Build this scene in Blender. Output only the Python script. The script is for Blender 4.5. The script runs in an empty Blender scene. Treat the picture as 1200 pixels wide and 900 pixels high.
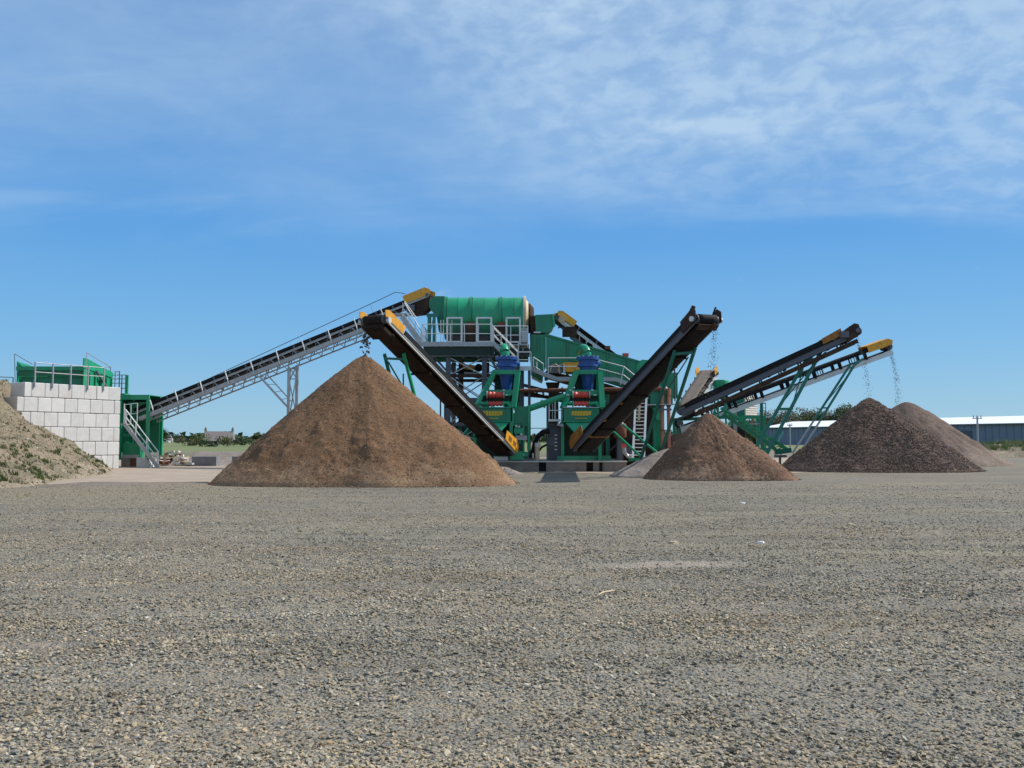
import bpy, math, random
import numpy as np
from mathutils import Vector, Matrix, noise
random.seed(7); rng = np.random.default_rng(11)
SC = bpy.context.scene; COL = SC.collection
R = math.radians
# ------------------------------------------------------------------ camera
CAMZ = 1.65; F = 1100.0; PITCH = math.atan(67/F)
cd = bpy.data.cameras.new('camera'); cam = bpy.data.objects.new('camera', cd); COL.objects.link(cam)
cam.location = (0, 0, CAMZ); cam.rotation_euler = (math.pi/2+PITCH, 0, 0)
cd.sensor_width = 36; cd.lens = 33.0; cd.clip_start = .1; cd.clip_end = 12000
SC.camera = cam
# ------------------------------------------------------------------ sun, sky, exposure
SUN_EL = R(46); SUN_DIR = Vector((.955*math.cos(SUN_EL), .297*math.cos(SUN_EL), math.sin(SUN_EL)))
sd = bpy.data.lights.new('sun', 'SUN'); sd.energy = 4.9; sd.angle = R(.5); sd.color = (1, .95, .88)
so = bpy.data.objects.new('sun', sd); COL.objects.link(so); so.location = (60, 20, 60)
so.rotation_euler = SUN_DIR.to_track_quat('Z', 'Y').to_euler()
SC.view_settings.view_transform = 'Standard'; SC.view_settings.look = 'None'
SC.view_settings.exposure = 0.06; SC.view_settings.gamma = 1
wd = bpy.data.worlds.new('World'); SC.world = wd; wd.use_nodes = True
def build_world():
    nt = wd.node_tree; N = nt.nodes; L = nt.links; N.clear()
    def n(t, **k):
        a = N.new(t)
        for q, v in k.items(): setattr(a, q, v)
        return a
    def mth(op, a, b=None, clamp=False):
        m = n('ShaderNodeMath', operation=op, use_clamp=clamp)
        for i, v in enumerate((a, b)):
            if v is None: continue
            if isinstance(v, (int, float)): m.inputs[i].default_value = v
            else: L.new(v, m.inputs[i])
        return m.outputs[0]
    out = n('ShaderNodeOutputWorld'); bg = n('ShaderNodeBackground'); bg.inputs[1].default_value = .12
    sky = n('ShaderNodeTexSky', sky_type='NISHITA'); sky.sun_disc = False
    sky.sun_elevation = SUN_EL; sky.sun_rotation = math.atan2(SUN_DIR.x, SUN_DIR.y)
    sky.air_density = 1.0; sky.dust_density = .1; sky.ozone_density = 1.5
    tc = n('ShaderNodeTexCoord'); sp = n('ShaderNodeSeparateXYZ'); L.new(tc.outputs['Generated'], sp.inputs[0])
    zc = mth('MAXIMUM', sp.outputs[2], .02); zz = mth('ADD', zc, .22)
    u = mth('DIVIDE', sp.outputs[0], zz); v = mth('DIVIDE', sp.outputs[1], zz)
    cb = n('ShaderNodeCombineXYZ'); L.new(u, cb.inputs[0]); L.new(v, cb.inputs[1])
    def noise_(scale, det, rough, dist=0, sx=1, sy=1, rot=0, off=(0, 0, 0)):
        mp = n('ShaderNodeMapping'); mp.inputs['Scale'].default_value = (sx, sy, 1); mp.inputs['Rotation'].default_value = (0, 0, rot)
        mp.inputs['Location'].default_value = off
        L.new(cb.outputs[0], mp.inputs[0]); t = n('ShaderNodeTexNoise'); L.new(mp.outputs[0], t.inputs['Vector'])
        t.inputs['Scale'].default_value = scale; t.inputs['Detail'].default_value = det
        t.inputs['Roughness'].default_value = rough; t.inputs['Distortion'].default_value = dist
        return t.outputs[0]
    def mr(x, a, b, c=0, d=1):
        m = n('ShaderNodeMapRange'); m.interpolation_type = 'SMOOTHSTEP'; L.new(x, m.inputs[0])
        for i, q in enumerate((a, b, c, d)): m.inputs[i+1].default_value = q
        return m.outputs[0]
    # veil of high cloud: whiter overhead, thinning to clear blue near the horizon, edge running obliquely
    big = noise_(1.1, 4, .5, .4, 1, .8, .5, (3.1, 1.2, 0))
    mott = noise_(15, 4, .55, .3, 1, 1.0, .3)
    mid = noise_(3.4, 6, .6, .8, .8, 1.2, .5)
    wisp = noise_(1.9, 6, .55, .9, .45, 1.5, .7, (7.3, 2.2, 0))
    edge = mth('ADD', mth('MULTIPLY', v, -1.0), mth('MULTIPLY', mth('ABSOLUTE', mth('SUBTRACT', u, .05)), -.38))
    e2 = mth('ADD', edge, mth('MULTIPLY', mth('SUBTRACT', big, .5), 1.1))
    veil = mr(e2, -2.5, -1.8)
    tex = mth('MULTIPLY', mr(mid, .3, .7, .7, 1), mr(mott, .3, .7, .86, 1))
    bank = mth('MULTIPLY', mr(mth('ADD', mth('ADD', u, mth('MULTIPLY', v, -.55)), mth('MULTIPLY', mth('SUBTRACT', big, .5), .9)), -1.25, -.55), mr(mott, .36, .66, .35, 1))
    a1 = mth('ADD', mth('MULTIPLY', mth('MULTIPLY', veil, tex), .42), mth('MULTIPLY', mth('MULTIPLY', bank, veil), .34))
    a2 = mth('MULTIPLY', mr(wisp, .48, .72), mth('MULTIPLY', mr(v, 2.5, 1.7), .26))
    pf = noise_(3.1, 5, .6, .6, 1.2, .9, 0, (11.3, 5.2, 0))
    a3 = mth('MULTIPLY', mth('MULTIPLY', mr(pf, .62, .8), mr(v, 3.2, 2.4)), .3)
    al = mth('MINIMUM', mth('ADD', mth('ADD', a1, a2), a3), .8)
    mix = n('ShaderNodeMix', data_type='RGBA'); 
    # clean sea air: pull the horizon of the sky model towards clear pale blue, the same all the way round
    grad = n('ShaderNodeValToRGB'); L.new(zc, grad.inputs[0]); e = grad.color_ramp.elements
    for p in (.10, .22, .45): e.new(p)
    for q, (p, c) in zip(e, ((.0, (2.5, 4.45, 5.8)), (.10, (1.45, 3.7, 6.3)), (.22, (.78, 2.8, 6.1)), (.45, (.48, 1.85, 4.7)), (1, (.35, 1.4, 3.9)))): q.position = p; q.color = (*c, 1)
    sk = n('ShaderNodeMix', data_type='RGBA'); sk.inputs[0].default_value = .9; L.new(sky.outputs[0], sk.inputs[6]); L.new(grad.outputs[0], sk.inputs[7])
    L.new(al, mix.inputs[0]); L.new(sk.outputs[2], mix.inputs[6])
    mix.inputs[7].default_value = (4.3, 5.7, 7.1, 1)
    L.new(mix.outputs[2], bg.inputs[0]); L.new(bg.outputs[0], out.inputs[0])
build_world()
SC.render.engine = 'CYCLES'
# ------------------------------------------------------------------ helpers
def W(px, py, Y):
    """point of the place seen at photo pixel (px, py), at distance Y along the view"""
    dx = (px-600)/F; dy = (450-py)/F; c, s = math.cos(PITCH), math.sin(PITCH)
    d = Vector((dx, c-dy*s, s+dy*c)); t = Y/d.y
    return Vector((d.x*t, Y, CAMZ+d.z*t))
def G(px, Y, z=0): v = W(px, 517, Y); v.z = z; return v
Z = Vector((0, 0, 1))
MATS = {}
def material(name, base, rough=.6, metal=0, var=.12, vscale=1.5, bump=.0, bscale=20, dirt=None, dirtamt=.0, dscale=2.5, spec=.5, coat=0, stretch=(1, 1, 1)):
    m = bpy.data.materials.new(name); m.use_nodes = True; nt = m.node_tree; N = nt.nodes; L = nt.links
    b = N['Principled BSDF']; b.inputs['Roughness'].default_value = rough; b.inputs['Metallic'].default_value = metal
    b.inputs['Specular IOR Level'].default_value = spec; b.inputs['Coat Weight'].default_value = coat
    g = N.new('ShaderNodeNewGeometry'); mp = N.new('ShaderNodeMapping'); mp.inputs['Scale'].default_value = stretch
    L.new(g.outputs['Position'], mp.inputs[0])
    def nz(sc, det=5, ro=.6):
        t = N.new('ShaderNodeTexNoise'); t.inputs['Scale'].default_value = sc; t.inputs['Detail'].default_value = det
        t.inputs['Roughness'].default_value = ro; L.new(mp.outputs[0], t.inputs['Vector']); return t.outputs[0]
    a = N.new('ShaderNodeMapRange'); L.new(nz(vscale), a.inputs[0]); a.inputs[1].default_value = .25; a.inputs[2].default_value = .75
    a.inputs[3].default_value = 1-var; a.inputs[4].default_value = 1+var
    mul = N.new('ShaderNodeVectorMath'); mul.operation = 'SCALE'; mul.inputs[0].default_value = base[:3]; L.new(a.outputs[0], mul.inputs['Scale'])
    col = mul.outputs[0]
    if dirt:
        r = N.new('ShaderNodeMapRange'); L.new(nz(dscale, 7, .68), r.inputs[0]); r.inputs[1].default_value = .45; r.inputs[2].default_value = .7
        r.inputs[4].default_value = dirtamt
        mx = N.new('ShaderNodeMix'); mx.data_type = 'RGBA'; L.new(r.outputs[0], mx.inputs[0]); L.new(col, mx.inputs[6]); mx.inputs[7].default_value = (*dirt, 1)
        col = mx.outputs[2]
        rr = N.new('ShaderNodeMapRange'); L.new(r.outputs[0], rr.inputs[0]); rr.inputs[3].default_value = rough; rr.inputs[4].default_value = min(1, rough+.35)
        L.new(rr.outputs[0], b.inputs['Roughness'])
    L.new(col, b.inputs['Base Color'])
    if bump:
        bn = N.new('ShaderNodeBump'); bn.inputs['Strength'].default_value = 1; bn.inputs['Distance'].default_value = bump
        L.new(nz(bscale, 6, .65), bn.inputs['Height']); L.new(bn.outputs[0], b.inputs['Normal'])
    MATS[name] = m; return m
DUST = (.30, .24, .18)
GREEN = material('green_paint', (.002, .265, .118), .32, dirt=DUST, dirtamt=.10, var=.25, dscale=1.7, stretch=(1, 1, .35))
DGREEN = material('shaded_green_paint', (.002, .18, .088), .4, dirt=(.10, .10, .07), dirtamt=.22, var=.25, dscale=1.6, stretch=(1, 1, .4))  # same green paint, darkened here for faces that stand in shade
TEAL = material('teal_green_steel', (.004, .15, .11), .45, dirt=(.1, .09, .07), dirtamt=.2)
SHADEG = material('shade_dark_green', (.008, .028, .02), .7, dirt=(.05, .04, .03), dirtamt=.5)  # green darkened so that shade is painted in; serves the drum seams too
BLUE = material('blue_paint', (.005, .065, .26), .4, dirt=(.08, .08, .1), dirtamt=.2)
YEL = material('yellow_paint', (.72, .33, .015), .45, dirt=(.22, .12, .04), dirtamt=.5, dscale=5)
YELD = material('dirty_yellow_paint', (.33, .13, .015), .6, dirt=(.08, .05, .03), dirtamt=.8, dscale=4)
LETY = material('lettering_yellow', (.62, .40, .02), .5)
RED = material('red_rubber', (.62, .055, .035), .45, dirt=(.45, .2, .15), dirtamt=.3)
GALV = material('galvanised_steel', (.38, .39, .40), .5, .35, var=.2, vscale=5, dirt=(.2, .17, .14), dirtamt=.35)
GALVL = material('light_galvanised_rail', (.58, .59, .58), .5, .15, var=.12)
STEEL = material('dark_grey_steel', (.10, .11, .125), .55, .2, dirt=(.12, .09, .07), dirtamt=.5)
SLATE = material('blue_grey_channel', (.07, .08, .105), .5, .1, dirt=(.12, .09, .07), dirtamt=.5, dscale=3)
DIRTST = material('mud_brown_steel', (.045, .028, .021), .9, spec=.2, dirt=(.13, .08, .05), dirtamt=.6, bump=.01)
RUBBER = material('black_rubber', (.009, .009, .010), .75, spec=.2, dirt=(.04, .032, .026), dirtamt=.35, dscale=4)
BROWNR = material('muddy_rubber', (.022, .015, .012), .9, spec=.15, dirt=(.06, .038, .026), dirtamt=.6, bump=.015, bscale=12)
RUST = material('rusted_steel', (.17, .055, .03), .8, dirt=(.07, .03, .02), dirtamt=.6, bump=.004)
DUSTB = material('dusty_belt', (.15, .115, .09), .95, dirt=(.22, .18, .15), dirtamt=.6)
PINKP = material('faded_red_pipe', (.42, .16, .10), .45, dirt=(.2, .1, .07), dirtamt=.5)
CREAM = material('cream_paint', (.55, .42, .26), .6, dirt=(.3, .16, .08), dirtamt=.4)
CLAD = material('pale_cladding', (.74, .68, .59), .6, var=.06)
CONC = material('pale_concrete', (.565, .55, .53), .85, var=.05, vscale=2.2, dirt=(.46, .43, .40), dirtamt=.75, bump=.012, bscale=14)
CONC2 = material('pale_concrete_cool', (.55, .54, .525), .85, var=.05, vscale=1.8, dirt=(.45, .43, .41), dirtamt=.55, bump=.006, bscale=18)
CONC3 = material('pale_concrete_bright', (.59, .58, .56), .85, var=.05, vscale=2.6, dirt=(.52, .48, .45), dirtamt=.4, bump=.006, bscale=18)
DCONC = material('grey_plinth_concrete', (.23, .20, .17), .9, var=.25, vscale=1.2, dirt=(.12, .09, .07), dirtamt=.6, bump=.01)
WHITE = material('white_paint', (.8, .8, .79), .5, var=.04)
WALLB = material('grey_blue_cladding', (.15, .185, .25), .5, var=.06)
STONEW = material('old_stone_wall', (.27, .24, .20), .9, var=.2, vscale=2)
ROOFS = material('grey_slate_roof', (.145, .125, .12), .8, var=.2, vscale=2)
BAYC = material('grey_blue_concrete', (.19, .19, .20), .85, var=.15, dirt=(.14, .13, .12), dirtamt=.4)
WOOD = material('weathered_wood', (.16, .11, .07), .85, var=.25, vscale=3)
BLACK = material('dark_opening', (.01, .01, .01), .9)
def leafmat(name, base, trans=.25):
    m = material(name, base, .75, var=.45, vscale=.9, spec=.2); b = m.node_tree.nodes['Principled BSDF']
    b.inputs['Transmission Weight'].default_value = 0
    return m
LEAF = leafmat('olive_foliage', (.12, .135, .05)); LEAFD = leafmat('dark_foliage', (.055, .08, .035)); LEAFB = leafmat('bare_twig_brown', (.16, .14, .09))
GRASS = leafmat('green_grass', (.13, .19, .05)); GRASSD = leafmat('dry_grass', (.33, .29, .16))

def unit_box():
    v = [(x, y, z) for x in (-.5, .5) for y in (-.5, .5) for z in (0, 1)]
    f = [(0, 1, 3, 2), (4, 6, 7, 5), (0, 4, 5, 1), (2, 3, 7, 6), (0, 2, 6, 4), (1, 5, 7, 3)]
    return v, f
def unit_cyl(n=10, r1=1):
    v = []; f = []
    for k in range(n):
        a = 2*math.pi*k/n; v += [(math.cos(a), math.sin(a), 0), (r1*math.cos(a), r1*math.sin(a), 1)]
    for k in range(n): a, b = 2*k, 2*((k+1) % n); f.append((a, b, b+1, a+1))
    f.append(tuple(2*k for k in range(n))[::-1]); f.append(tuple(2*k+1 for k in range(n)))
    return v, f
UB = unit_box(); UC = unit_cyl()
def frame(p, q, up=Z):
    p = Vector(p); q = Vector(q); d = q-p; l = d.length; d = d.normalized()
    up = Vector(up)
    if abs(d.dot(up)) > .995: up = Vector((0, 1, 0))
    x = d.cross(up).normalized(); y = x.cross(d).normalized() * 1.0
    M = Matrix((x, y, d)).transposed().to_4x4(); M.translation = p
    return M, l
def mbar(p, q, w, h, up=Z): M, l = frame(p, q, up); return M @ Matrix.Diagonal((w, h, l, 1))
def mtube(p, q, r): M, l = frame(p, q); return M @ Matrix.Diagonal((r, r, l, 1))
def mbox(c, s, rz=0):
    c = Vector(c); M = Matrix.Translation(c) @ Matrix.Rotation(rz, 4, 'Z')
    return M @ Matrix.Diagonal((s[0], s[1], s[2], 1)) @ Matrix.Translation((0, 0, -.5))
class MB:
    def __init__(s): s.v = []; s.f = []
    def add(s, unit, M=None):
        o = len(s.v)
        s.v += [tuple(M @ Vector(a)) for a in unit[0]] if M is not None else [tuple(a) for a in unit[0]]
        s.f += [tuple(o+i for i in f) for f in unit[1]]; return s
    def bar(s, p, q, w, h=None, up=Z): return s.add(UB, mbar(p, q, w, h or w, up))
    def tube(s, p, q, r, n=8, r2=None): return s.add(unit_cyl(n, (r2/r if r2 else 1)), mtube(p, q, r))
    def box(s, c, sz, rz=0): return s.add(UB, mbox(c, sz, rz))
    def prism(s, pts, t):
        t = Vector(t); n = len(pts); o = len(s.v)
        s.v += [tuple(Vector(p)) for p in pts] + [tuple(Vector(p)+t) for p in pts]
        s.f.append(tuple(range(o, o+n))); s.f.append(tuple(range(o+2*n-1, o+n-1, -1)))
        for k in range(n): j = (k+1) % n; s.f.append((o+j, o+k, o+n+k, o+n+j))
        return s
    def path(s, pts, r, n=8):
        pts = [Vector(p) for p in pts]; o = len(s.v); rings = []
        for i, p in enumerate(pts):
            d = (pts[min(i+1, len(pts)-1)]-pts[max(i-1, 0)]).normalized()
            up = Z if abs(d.z) < .9 else Vector((0, 1, 0))
            x = d.cross(up).normalized(); y = x.cross(d)
            rr = r[i] if isinstance(r, (list, tuple)) else r
            for k in range(n):
                a = 2*math.pi*k/n; s.v.append(tuple(p+x*math.cos(a)*rr+y*math.sin(a)*rr))
        for i in range(len(pts)-1):
            for k in range(n):
                a = o+i*n+k; b = o+i*n+(k+1) % n; s.f.append((a, b, b+n, a+n))
        s.f.append(tuple(o+k for k in range(n))[::-1]); s.f.append(tuple(o+(len(pts)-1)*n+k for k in range(n)))
        return s
    def lathe(s, c, prof, axis=Z, n=20):
        M, _ = frame(Vector(c), Vector(c)+Vector(axis)); o = len(s.v)
        for r, h in prof:
            for k in range(n):
                a = 2*math.pi*k/n; s.v.append(tuple(M @ Vector((max(r, .001)*math.cos(a), max(r, .001)*math.sin(a), h))))
        for i in range(len(prof)-1):
            for k in range(n):
                a = o+i*n+k; b = o+i*n+(k+1) % n; s.f.append((a, b, b+n, a+n))
        s.f.append(tuple(o+k for k in range(n))[::-1]); s.f.append(tuple(o+(len(prof)-1)*n+k for k in range(n)))
        return s
def mk(name, v, f, mat, origin=(0, 0, 0), smooth=False, fixn=True):
    me = bpy.data.meshes.new(name); o = Vector(origin)
    me.from_pydata([tuple(Vector(a)-o) for a in v], [], f); me.materials.append(mat)
    if fixn and len(f) < 3000:
        import bmesh
        bm = bmesh.new(); bm.from_mesh(me); bmesh.ops.recalc_face_normals(bm, faces=bm.faces); bm.to_mesh(me); bm.free()
    if smooth:
        me.shade_smooth(); me.set_sharp_from_angle(angle=R(38))
    me.update(); return me
SHARED = {}
def shared(kind, unit, mat, name):
    k = (kind, mat.name, name)
    if k not in SHARED: SHARED[k] = mk(name, unit[0], unit[1], mat, smooth=(kind == 'cyl'))
    return SHARED[k]
class T:
    def __init__(s, name, label, cat, loc=(0, 0, 0), group=None, structure=False):
        s.loc = Vector(loc); s.o = bpy.data.objects.new(name, None); COL.objects.link(s.o); s.o.location = s.loc
        s.o.empty_display_size = .3
        s.o['label'] = label; s.o['category'] = cat
        if group: s.o['group'] = group
    def put(s, name, me, M=None, parent=None, label=None, stuff=False):
        o = bpy.data.objects.new(name, me); COL.objects.link(o); o.parent = parent or s.o
        if M is not None: o.matrix_local = Matrix.Translation(-s.loc) @ M
        if label: o['label'] = label
        if stuff: o['kind'] = 'stuff'
        return o
    def mesh(s, name, mb, mat, parent=None, smooth=False, label=None, stuff=False):
        return s.put(name, mk(name, mb.v, mb.f, mat, s.loc, smooth), None, parent, label, stuff)
    def bar(s, name, p, q, w, h, mat, up=Z, parent=None, label=None): return s.put(name, shared('box', UB, mat, name), mbar(p, q, w, h or w, up), parent, label)
    def tube(s, name, p, q, r, mat, parent=None, label=None): return s.put(name, shared('cyl', UC, mat, name), mtube(p, q, r), parent, label)
    def box(s, name, c, sz, mat, rz=0, parent=None, label=None): return s.put(name, shared('box', UB, mat, name), mbox(c, sz, rz), parent, label)
    def prism(s, name, pts, t, mat, parent=None, label=None): return s.mesh(name, MB().prism(pts, t), mat, parent, False, label)
    def rail(s, pts, mat=None, h=1.1, posts=True, r=.024, mids=(.55,), every=1.3, ph=0):
        """handrail along floor points: each straight run is a rail part, each post a part"""
        mat = mat or GALVL; pts = [Vector(p) for p in pts]
        for a, b in zip(pts, pts[1:]):
            s.tube('rail', a+Z*h, b+Z*h, r, mat)
            for m in mids: s.tube('mid_rail', a+Z*m, b+Z*m, r*.85, mat)
            if posts:
                n = max(1, round((b-a).length/every))
                for i in range(n): s.bar('post', a.lerp(b, i/n)-Z*ph, a.lerp(b, i/n)+Z*h, r*2, r*2, mat)
        if posts: s.bar('post', pts[-1]-Z*ph, pts[-1]+Z*h, r*2, r*2, mat)
    def stairs(s, a, b, side, w=.8, mat=None, rise=.2, rails=True, treadmat=None):
        """flight from foot a to top b; side = unit horizontal vector across"""
        mat = mat or GALV; a = Vector(a); b = Vector(b); side = Vector(side).normalized()
        for k in (0, 1):
            o = side*w*k; s.bar('stringer', a+o, b+o, .05, .22, mat)
            if rails:
                s.tube('rail', a+o+Z*.95, b+o+Z*.95, .024, GALVL); s.tube('mid_rail', a+o+Z*.5, b+o+Z*.5, .02, GALVL)
                for t in (.02, .35, .68, .98): s.bar('post', a.lerp(b, t)+o, a.lerp(b, t)+o+Z*.95, .045, .045, GALVL)
        n = max(2, int(abs(b.z-a.z)/rise))
        for i in range(n):
            c = a.lerp(b, (i+.5)/n)+side*w*.5
            d = Vector((b.x-a.x, b.y-a.y, 0)).normalized()
            rz = math.atan2(side.y, side.x)
            s.box('tread', c, (w-.06, .24, .035), treadmat or mat, rz)
def single(name, mb, mat, label, cat, origin, group=None, smooth=False, kind=None, mesh=None):
    me = mesh or mk(name, mb.v, mb.f, mat, origin, smooth); o = bpy.data.objects.new(name, me); COL.objects.link(o); o.location = origin
    if label: o['label'] = label
    if cat: o['category'] = cat
    if group: o['group'] = group
    if kind: o['kind'] = kind
    return o
def structure(name, v, f, mat, smooth=False):
    o = bpy.data.objects.new(name, mk(name, v, f, mat, (0, 0, 0), smooth, False)); COL.objects.link(o); o['kind'] = 'structure'; return o
def fbm(x, y, z=0, o=4, s=1.0):
    return noise.fractal(Vector((x*s, y*s, z)), .55, 2.1, o, noise_basis='PERLIN_ORIGINAL')
def gridmesh(xs, ys, hf):
    v = [(x, y, hf(x, y)) for y in ys for x in xs]; nx = len(xs)
    f = [(j*nx+i, j*nx+i+1, (j+1)*nx+i+1, (j+1)*nx+i) for j in range(len(ys)-1) for i in range(nx-1)]
    return v, f
# ------------------------------------------------------------------ scattered stones: geometry-node instances of small faceted shards
def shard_tree(name, mat, nvar=5, flat=.55):
    ng = bpy.data.node_groups.new(name, 'GeometryNodeTree'); N = ng.nodes; L = ng.links
    ng.interface.new_socket('Geometry', in_out='INPUT', socket_type='NodeSocketGeometry')
    ng.interface.new_socket('Geometry', in_out='OUTPUT', socket_type='NodeSocketGeometry')
    gi = N.new('NodeGroupInput'); go = N.new('NodeGroupOutput')
    g2i = N.new('GeometryNodeGeometryToInstance')
    for k in range(nvar):
        ic = N.new('GeometryNodeMeshIcoSphere'); ic.inputs['Radius'].default_value = .5; ic.inputs['Subdivisions'].default_value = 1
        sp = N.new('GeometryNodeSetPosition'); L.new(ic.outputs['Mesh'], sp.inputs['Geometry'])
        rv = N.new('FunctionNodeRandomValue'); rv.data_type = 'FLOAT_VECTOR'
        rv.inputs[0].default_value = (-.24,)*3; rv.inputs[1].default_value = (.24,)*3; rv.inputs['Seed'].default_value = k*7+3
        L.new(rv.outputs[0], sp.inputs['Offset'])
        tr = N.new('GeometryNodeTransform'); tr.inputs['Scale'].default_value = (1, .72, flat); L.new(sp.outputs[0], tr.inputs['Geometry'])
        sm = N.new('GeometryNodeSetMaterial'); sm.inputs['Material'].default_value = mat; L.new(tr.outputs[0], sm.inputs['Geometry'])
        L.new(sm.outputs[0], g2i.inputs[0])
    na = N.new('GeometryNodeInputNamedAttribute'); na.data_type = 'FLOAT_VECTOR'; na.inputs['Name'].default_value = 'rot'
    ns = N.new('GeometryNodeInputNamedAttribute'); ns.data_type = 'FLOAT'; ns.inputs['Name'].default_value = 'size'
    iop = N.new('GeometryNodeInstanceOnPoints'); L.new(gi.outputs[0], iop.inputs['Points']); L.new(g2i.outputs[0], iop.inputs['Instance'])
    iop.inputs['Pick Instance'].default_value = True
    ri = N.new('FunctionNodeRandomValue'); ri.data_type = 'INT'; ri.inputs[4].default_value = 0; ri.inputs[5].default_value = nvar-1
    L.new(ri.outputs[2], iop.inputs['Instance Index'])
    L.new(na.outputs['Attribute'], iop.inputs['Rotation']); L.new(ns.outputs['Attribute'], iop.inputs['Scale'])
    L.new(iop.outputs[0], go.inputs[0]); return ng
def stonemat(name, cols, rough=.85):
    m = bpy.data.materials.new(name); m.use_nodes = True; nt = m.node_tree; N = nt.nodes; L = nt.links; b = N['Principled BSDF']
    b.inputs['Roughness'].default_value = rough; b.inputs['Specular IOR Level'].default_value = .3
    oi = N.new('ShaderNodeObjectInfo'); cr = N.new('ShaderNodeValToRGB'); cr.color_ramp.interpolation = 'LINEAR'
    el = cr.color_ramp.elements
    while len(el) < len(cols): el.new(.5)
    for i, (p, c) in enumerate(cols): el[i].position = p; el[i].color = (*c, 1)
    L.new(oi.outputs['Random'], cr.inputs[0])
    g = N.new('ShaderNodeNewGeometry'); mp = N.new('ShaderNodeMapping'); mp.inputs['Scale'].default_value = (.55, 1.5, 1); L.new(g.outputs['Position'], mp.inputs[0]); t = N.new('ShaderNodeTexNoise'); t.inputs['Scale'].default_value = .5; t.inputs['Detail'].default_value = 6; t.inputs['Roughness'].default_value = .65; L.new(mp.outputs[0], t.inputs['Vector'])
    mr = N.new('ShaderNodeMapRange'); L.new(t.outputs[0], mr.inputs[0]); mr.inputs[1].default_value = .3; mr.inputs[2].default_value = .7; mr.inputs[3].default_value = .68; mr.inputs[4].default_value = 1.26
    sc = N.new('ShaderNodeVectorMath'); sc.operation = 'SCALE'; L.new(cr.outputs[0], sc.inputs[0]); L.new(mr.outputs[0], sc.inputs['Scale'])
    t2 = N.new('ShaderNodeTexNoise'); t2.inputs['Scale'].default_value = .22; t2.inputs['Detail'].default_value = 4; L.new(mp.outputs[0], t2.inputs['Vector'])
    m2 = N.new('ShaderNodeMapRange'); L.new(t2.outputs[0], m2.inputs[0]); m2.inputs[1].default_value = .4; m2.inputs[2].default_value = .62
    tint = N.new('ShaderNodeMix'); tint.data_type = 'RGBA'; L.new(m2.outputs[0], tint.inputs[0]); tint.inputs[6].default_value = (.93, .97, 1.0, 1); tint.inputs[7].default_value = (1.1, 1.03, .9, 1)
    mu = N.new('ShaderNodeVectorMath'); mu.operation = 'MULTIPLY'; L.new(sc.outputs[0], mu.inputs[0]); L.new(tint.outputs[2], mu.inputs[1])
    L.new(mu.outputs[0], b.inputs['Base Color']); return m
def scatter(name, pts, sizes, mat, parent=None, loc=(0, 0, 0), tilt=.5, tree=None, flat=.55):
    me = bpy.data.meshes.new(name); n = len(pts); me.vertices.add(n)
    me.vertices.foreach_set('co', (np.asarray(pts)-np.array(loc)).astype(np.float32).ravel())
    a = me.attributes.new('size', 'FLOAT', 'POINT'); a.data.foreach_set('value', np.asarray(sizes, np.float32))
    rot = np.stack([rng.normal(0, tilt, n), rng.normal(0, tilt, n), rng.uniform(0, 6.28, n)], 1).astype(np.float32)
    a = me.attributes.new('rot', 'FLOAT_VECTOR', 'POINT'); a.data.foreach_set('vector', rot.ravel())
    me.materials.append(mat)
    o = bpy.data.objects.new(name, me); COL.objects.link(o)
    if parent: o.parent = parent
    else: o.location = loc
    md = o.modifiers.new('stones', 'NODES'); md.node_group = tree or shard_tree(name, mat, flat=flat)
    o['kind'] = 'stuff'; return o
# ------------------------------------------------------------------ ground sheet
TRACKS = ((9.4, .10), (11.2, .10), (14.2, -.06), (16.2, -.06), (19.5, .08), (21.7, .08), (7.1, .22), (8.6, .22))
def gh(x, y):
    a = max(0, min(1, (34-y)/8))
    h = .03*fbm(x, y, 1, 3, .16)+.018*fbm(x, y*2.2, 5, 3, .5)
    h += .022*math.exp(-((y-16.2-.05*x+.3*math.sin(x*.3))/.5)**2)*(.5+.5*math.sin(x*.7)) - .02*math.exp(-((y-12.4+.04*x)/.6)**2)
    for (c0, sl, am, wd, fq, ph) in ((19.6, .05, .05, .35, .45, 0), (21.4, .03, .045, .4, .3, 2), (17.4, -.03, .03, .3, .8, 1), (14.6, .02, .03, .3, .5, 4), (24.5, .02, .05, .5, .25, 3), (10.2, -.06, .018, .25, .6, 2)):
        q = (y-c0-sl*x-.5*math.sin(x*.21+ph))/wd
        if abs(q) < 3: h += 1.5*am*(math.exp(-q*q)-.6*math.exp(-(q-1.6)**2))*(.55+.6*fbm(x, ph, 2, 3, fq))
    for c0, sl in TRACKS:
        d = abs(y-c0-sl*x-.35*math.sin(x*.16+c0))
        if d < 1: h += -.022*math.exp(-(d/.22)**2)+.014*math.exp(-((d-.42)/.14)**2)
    return a*h
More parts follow.
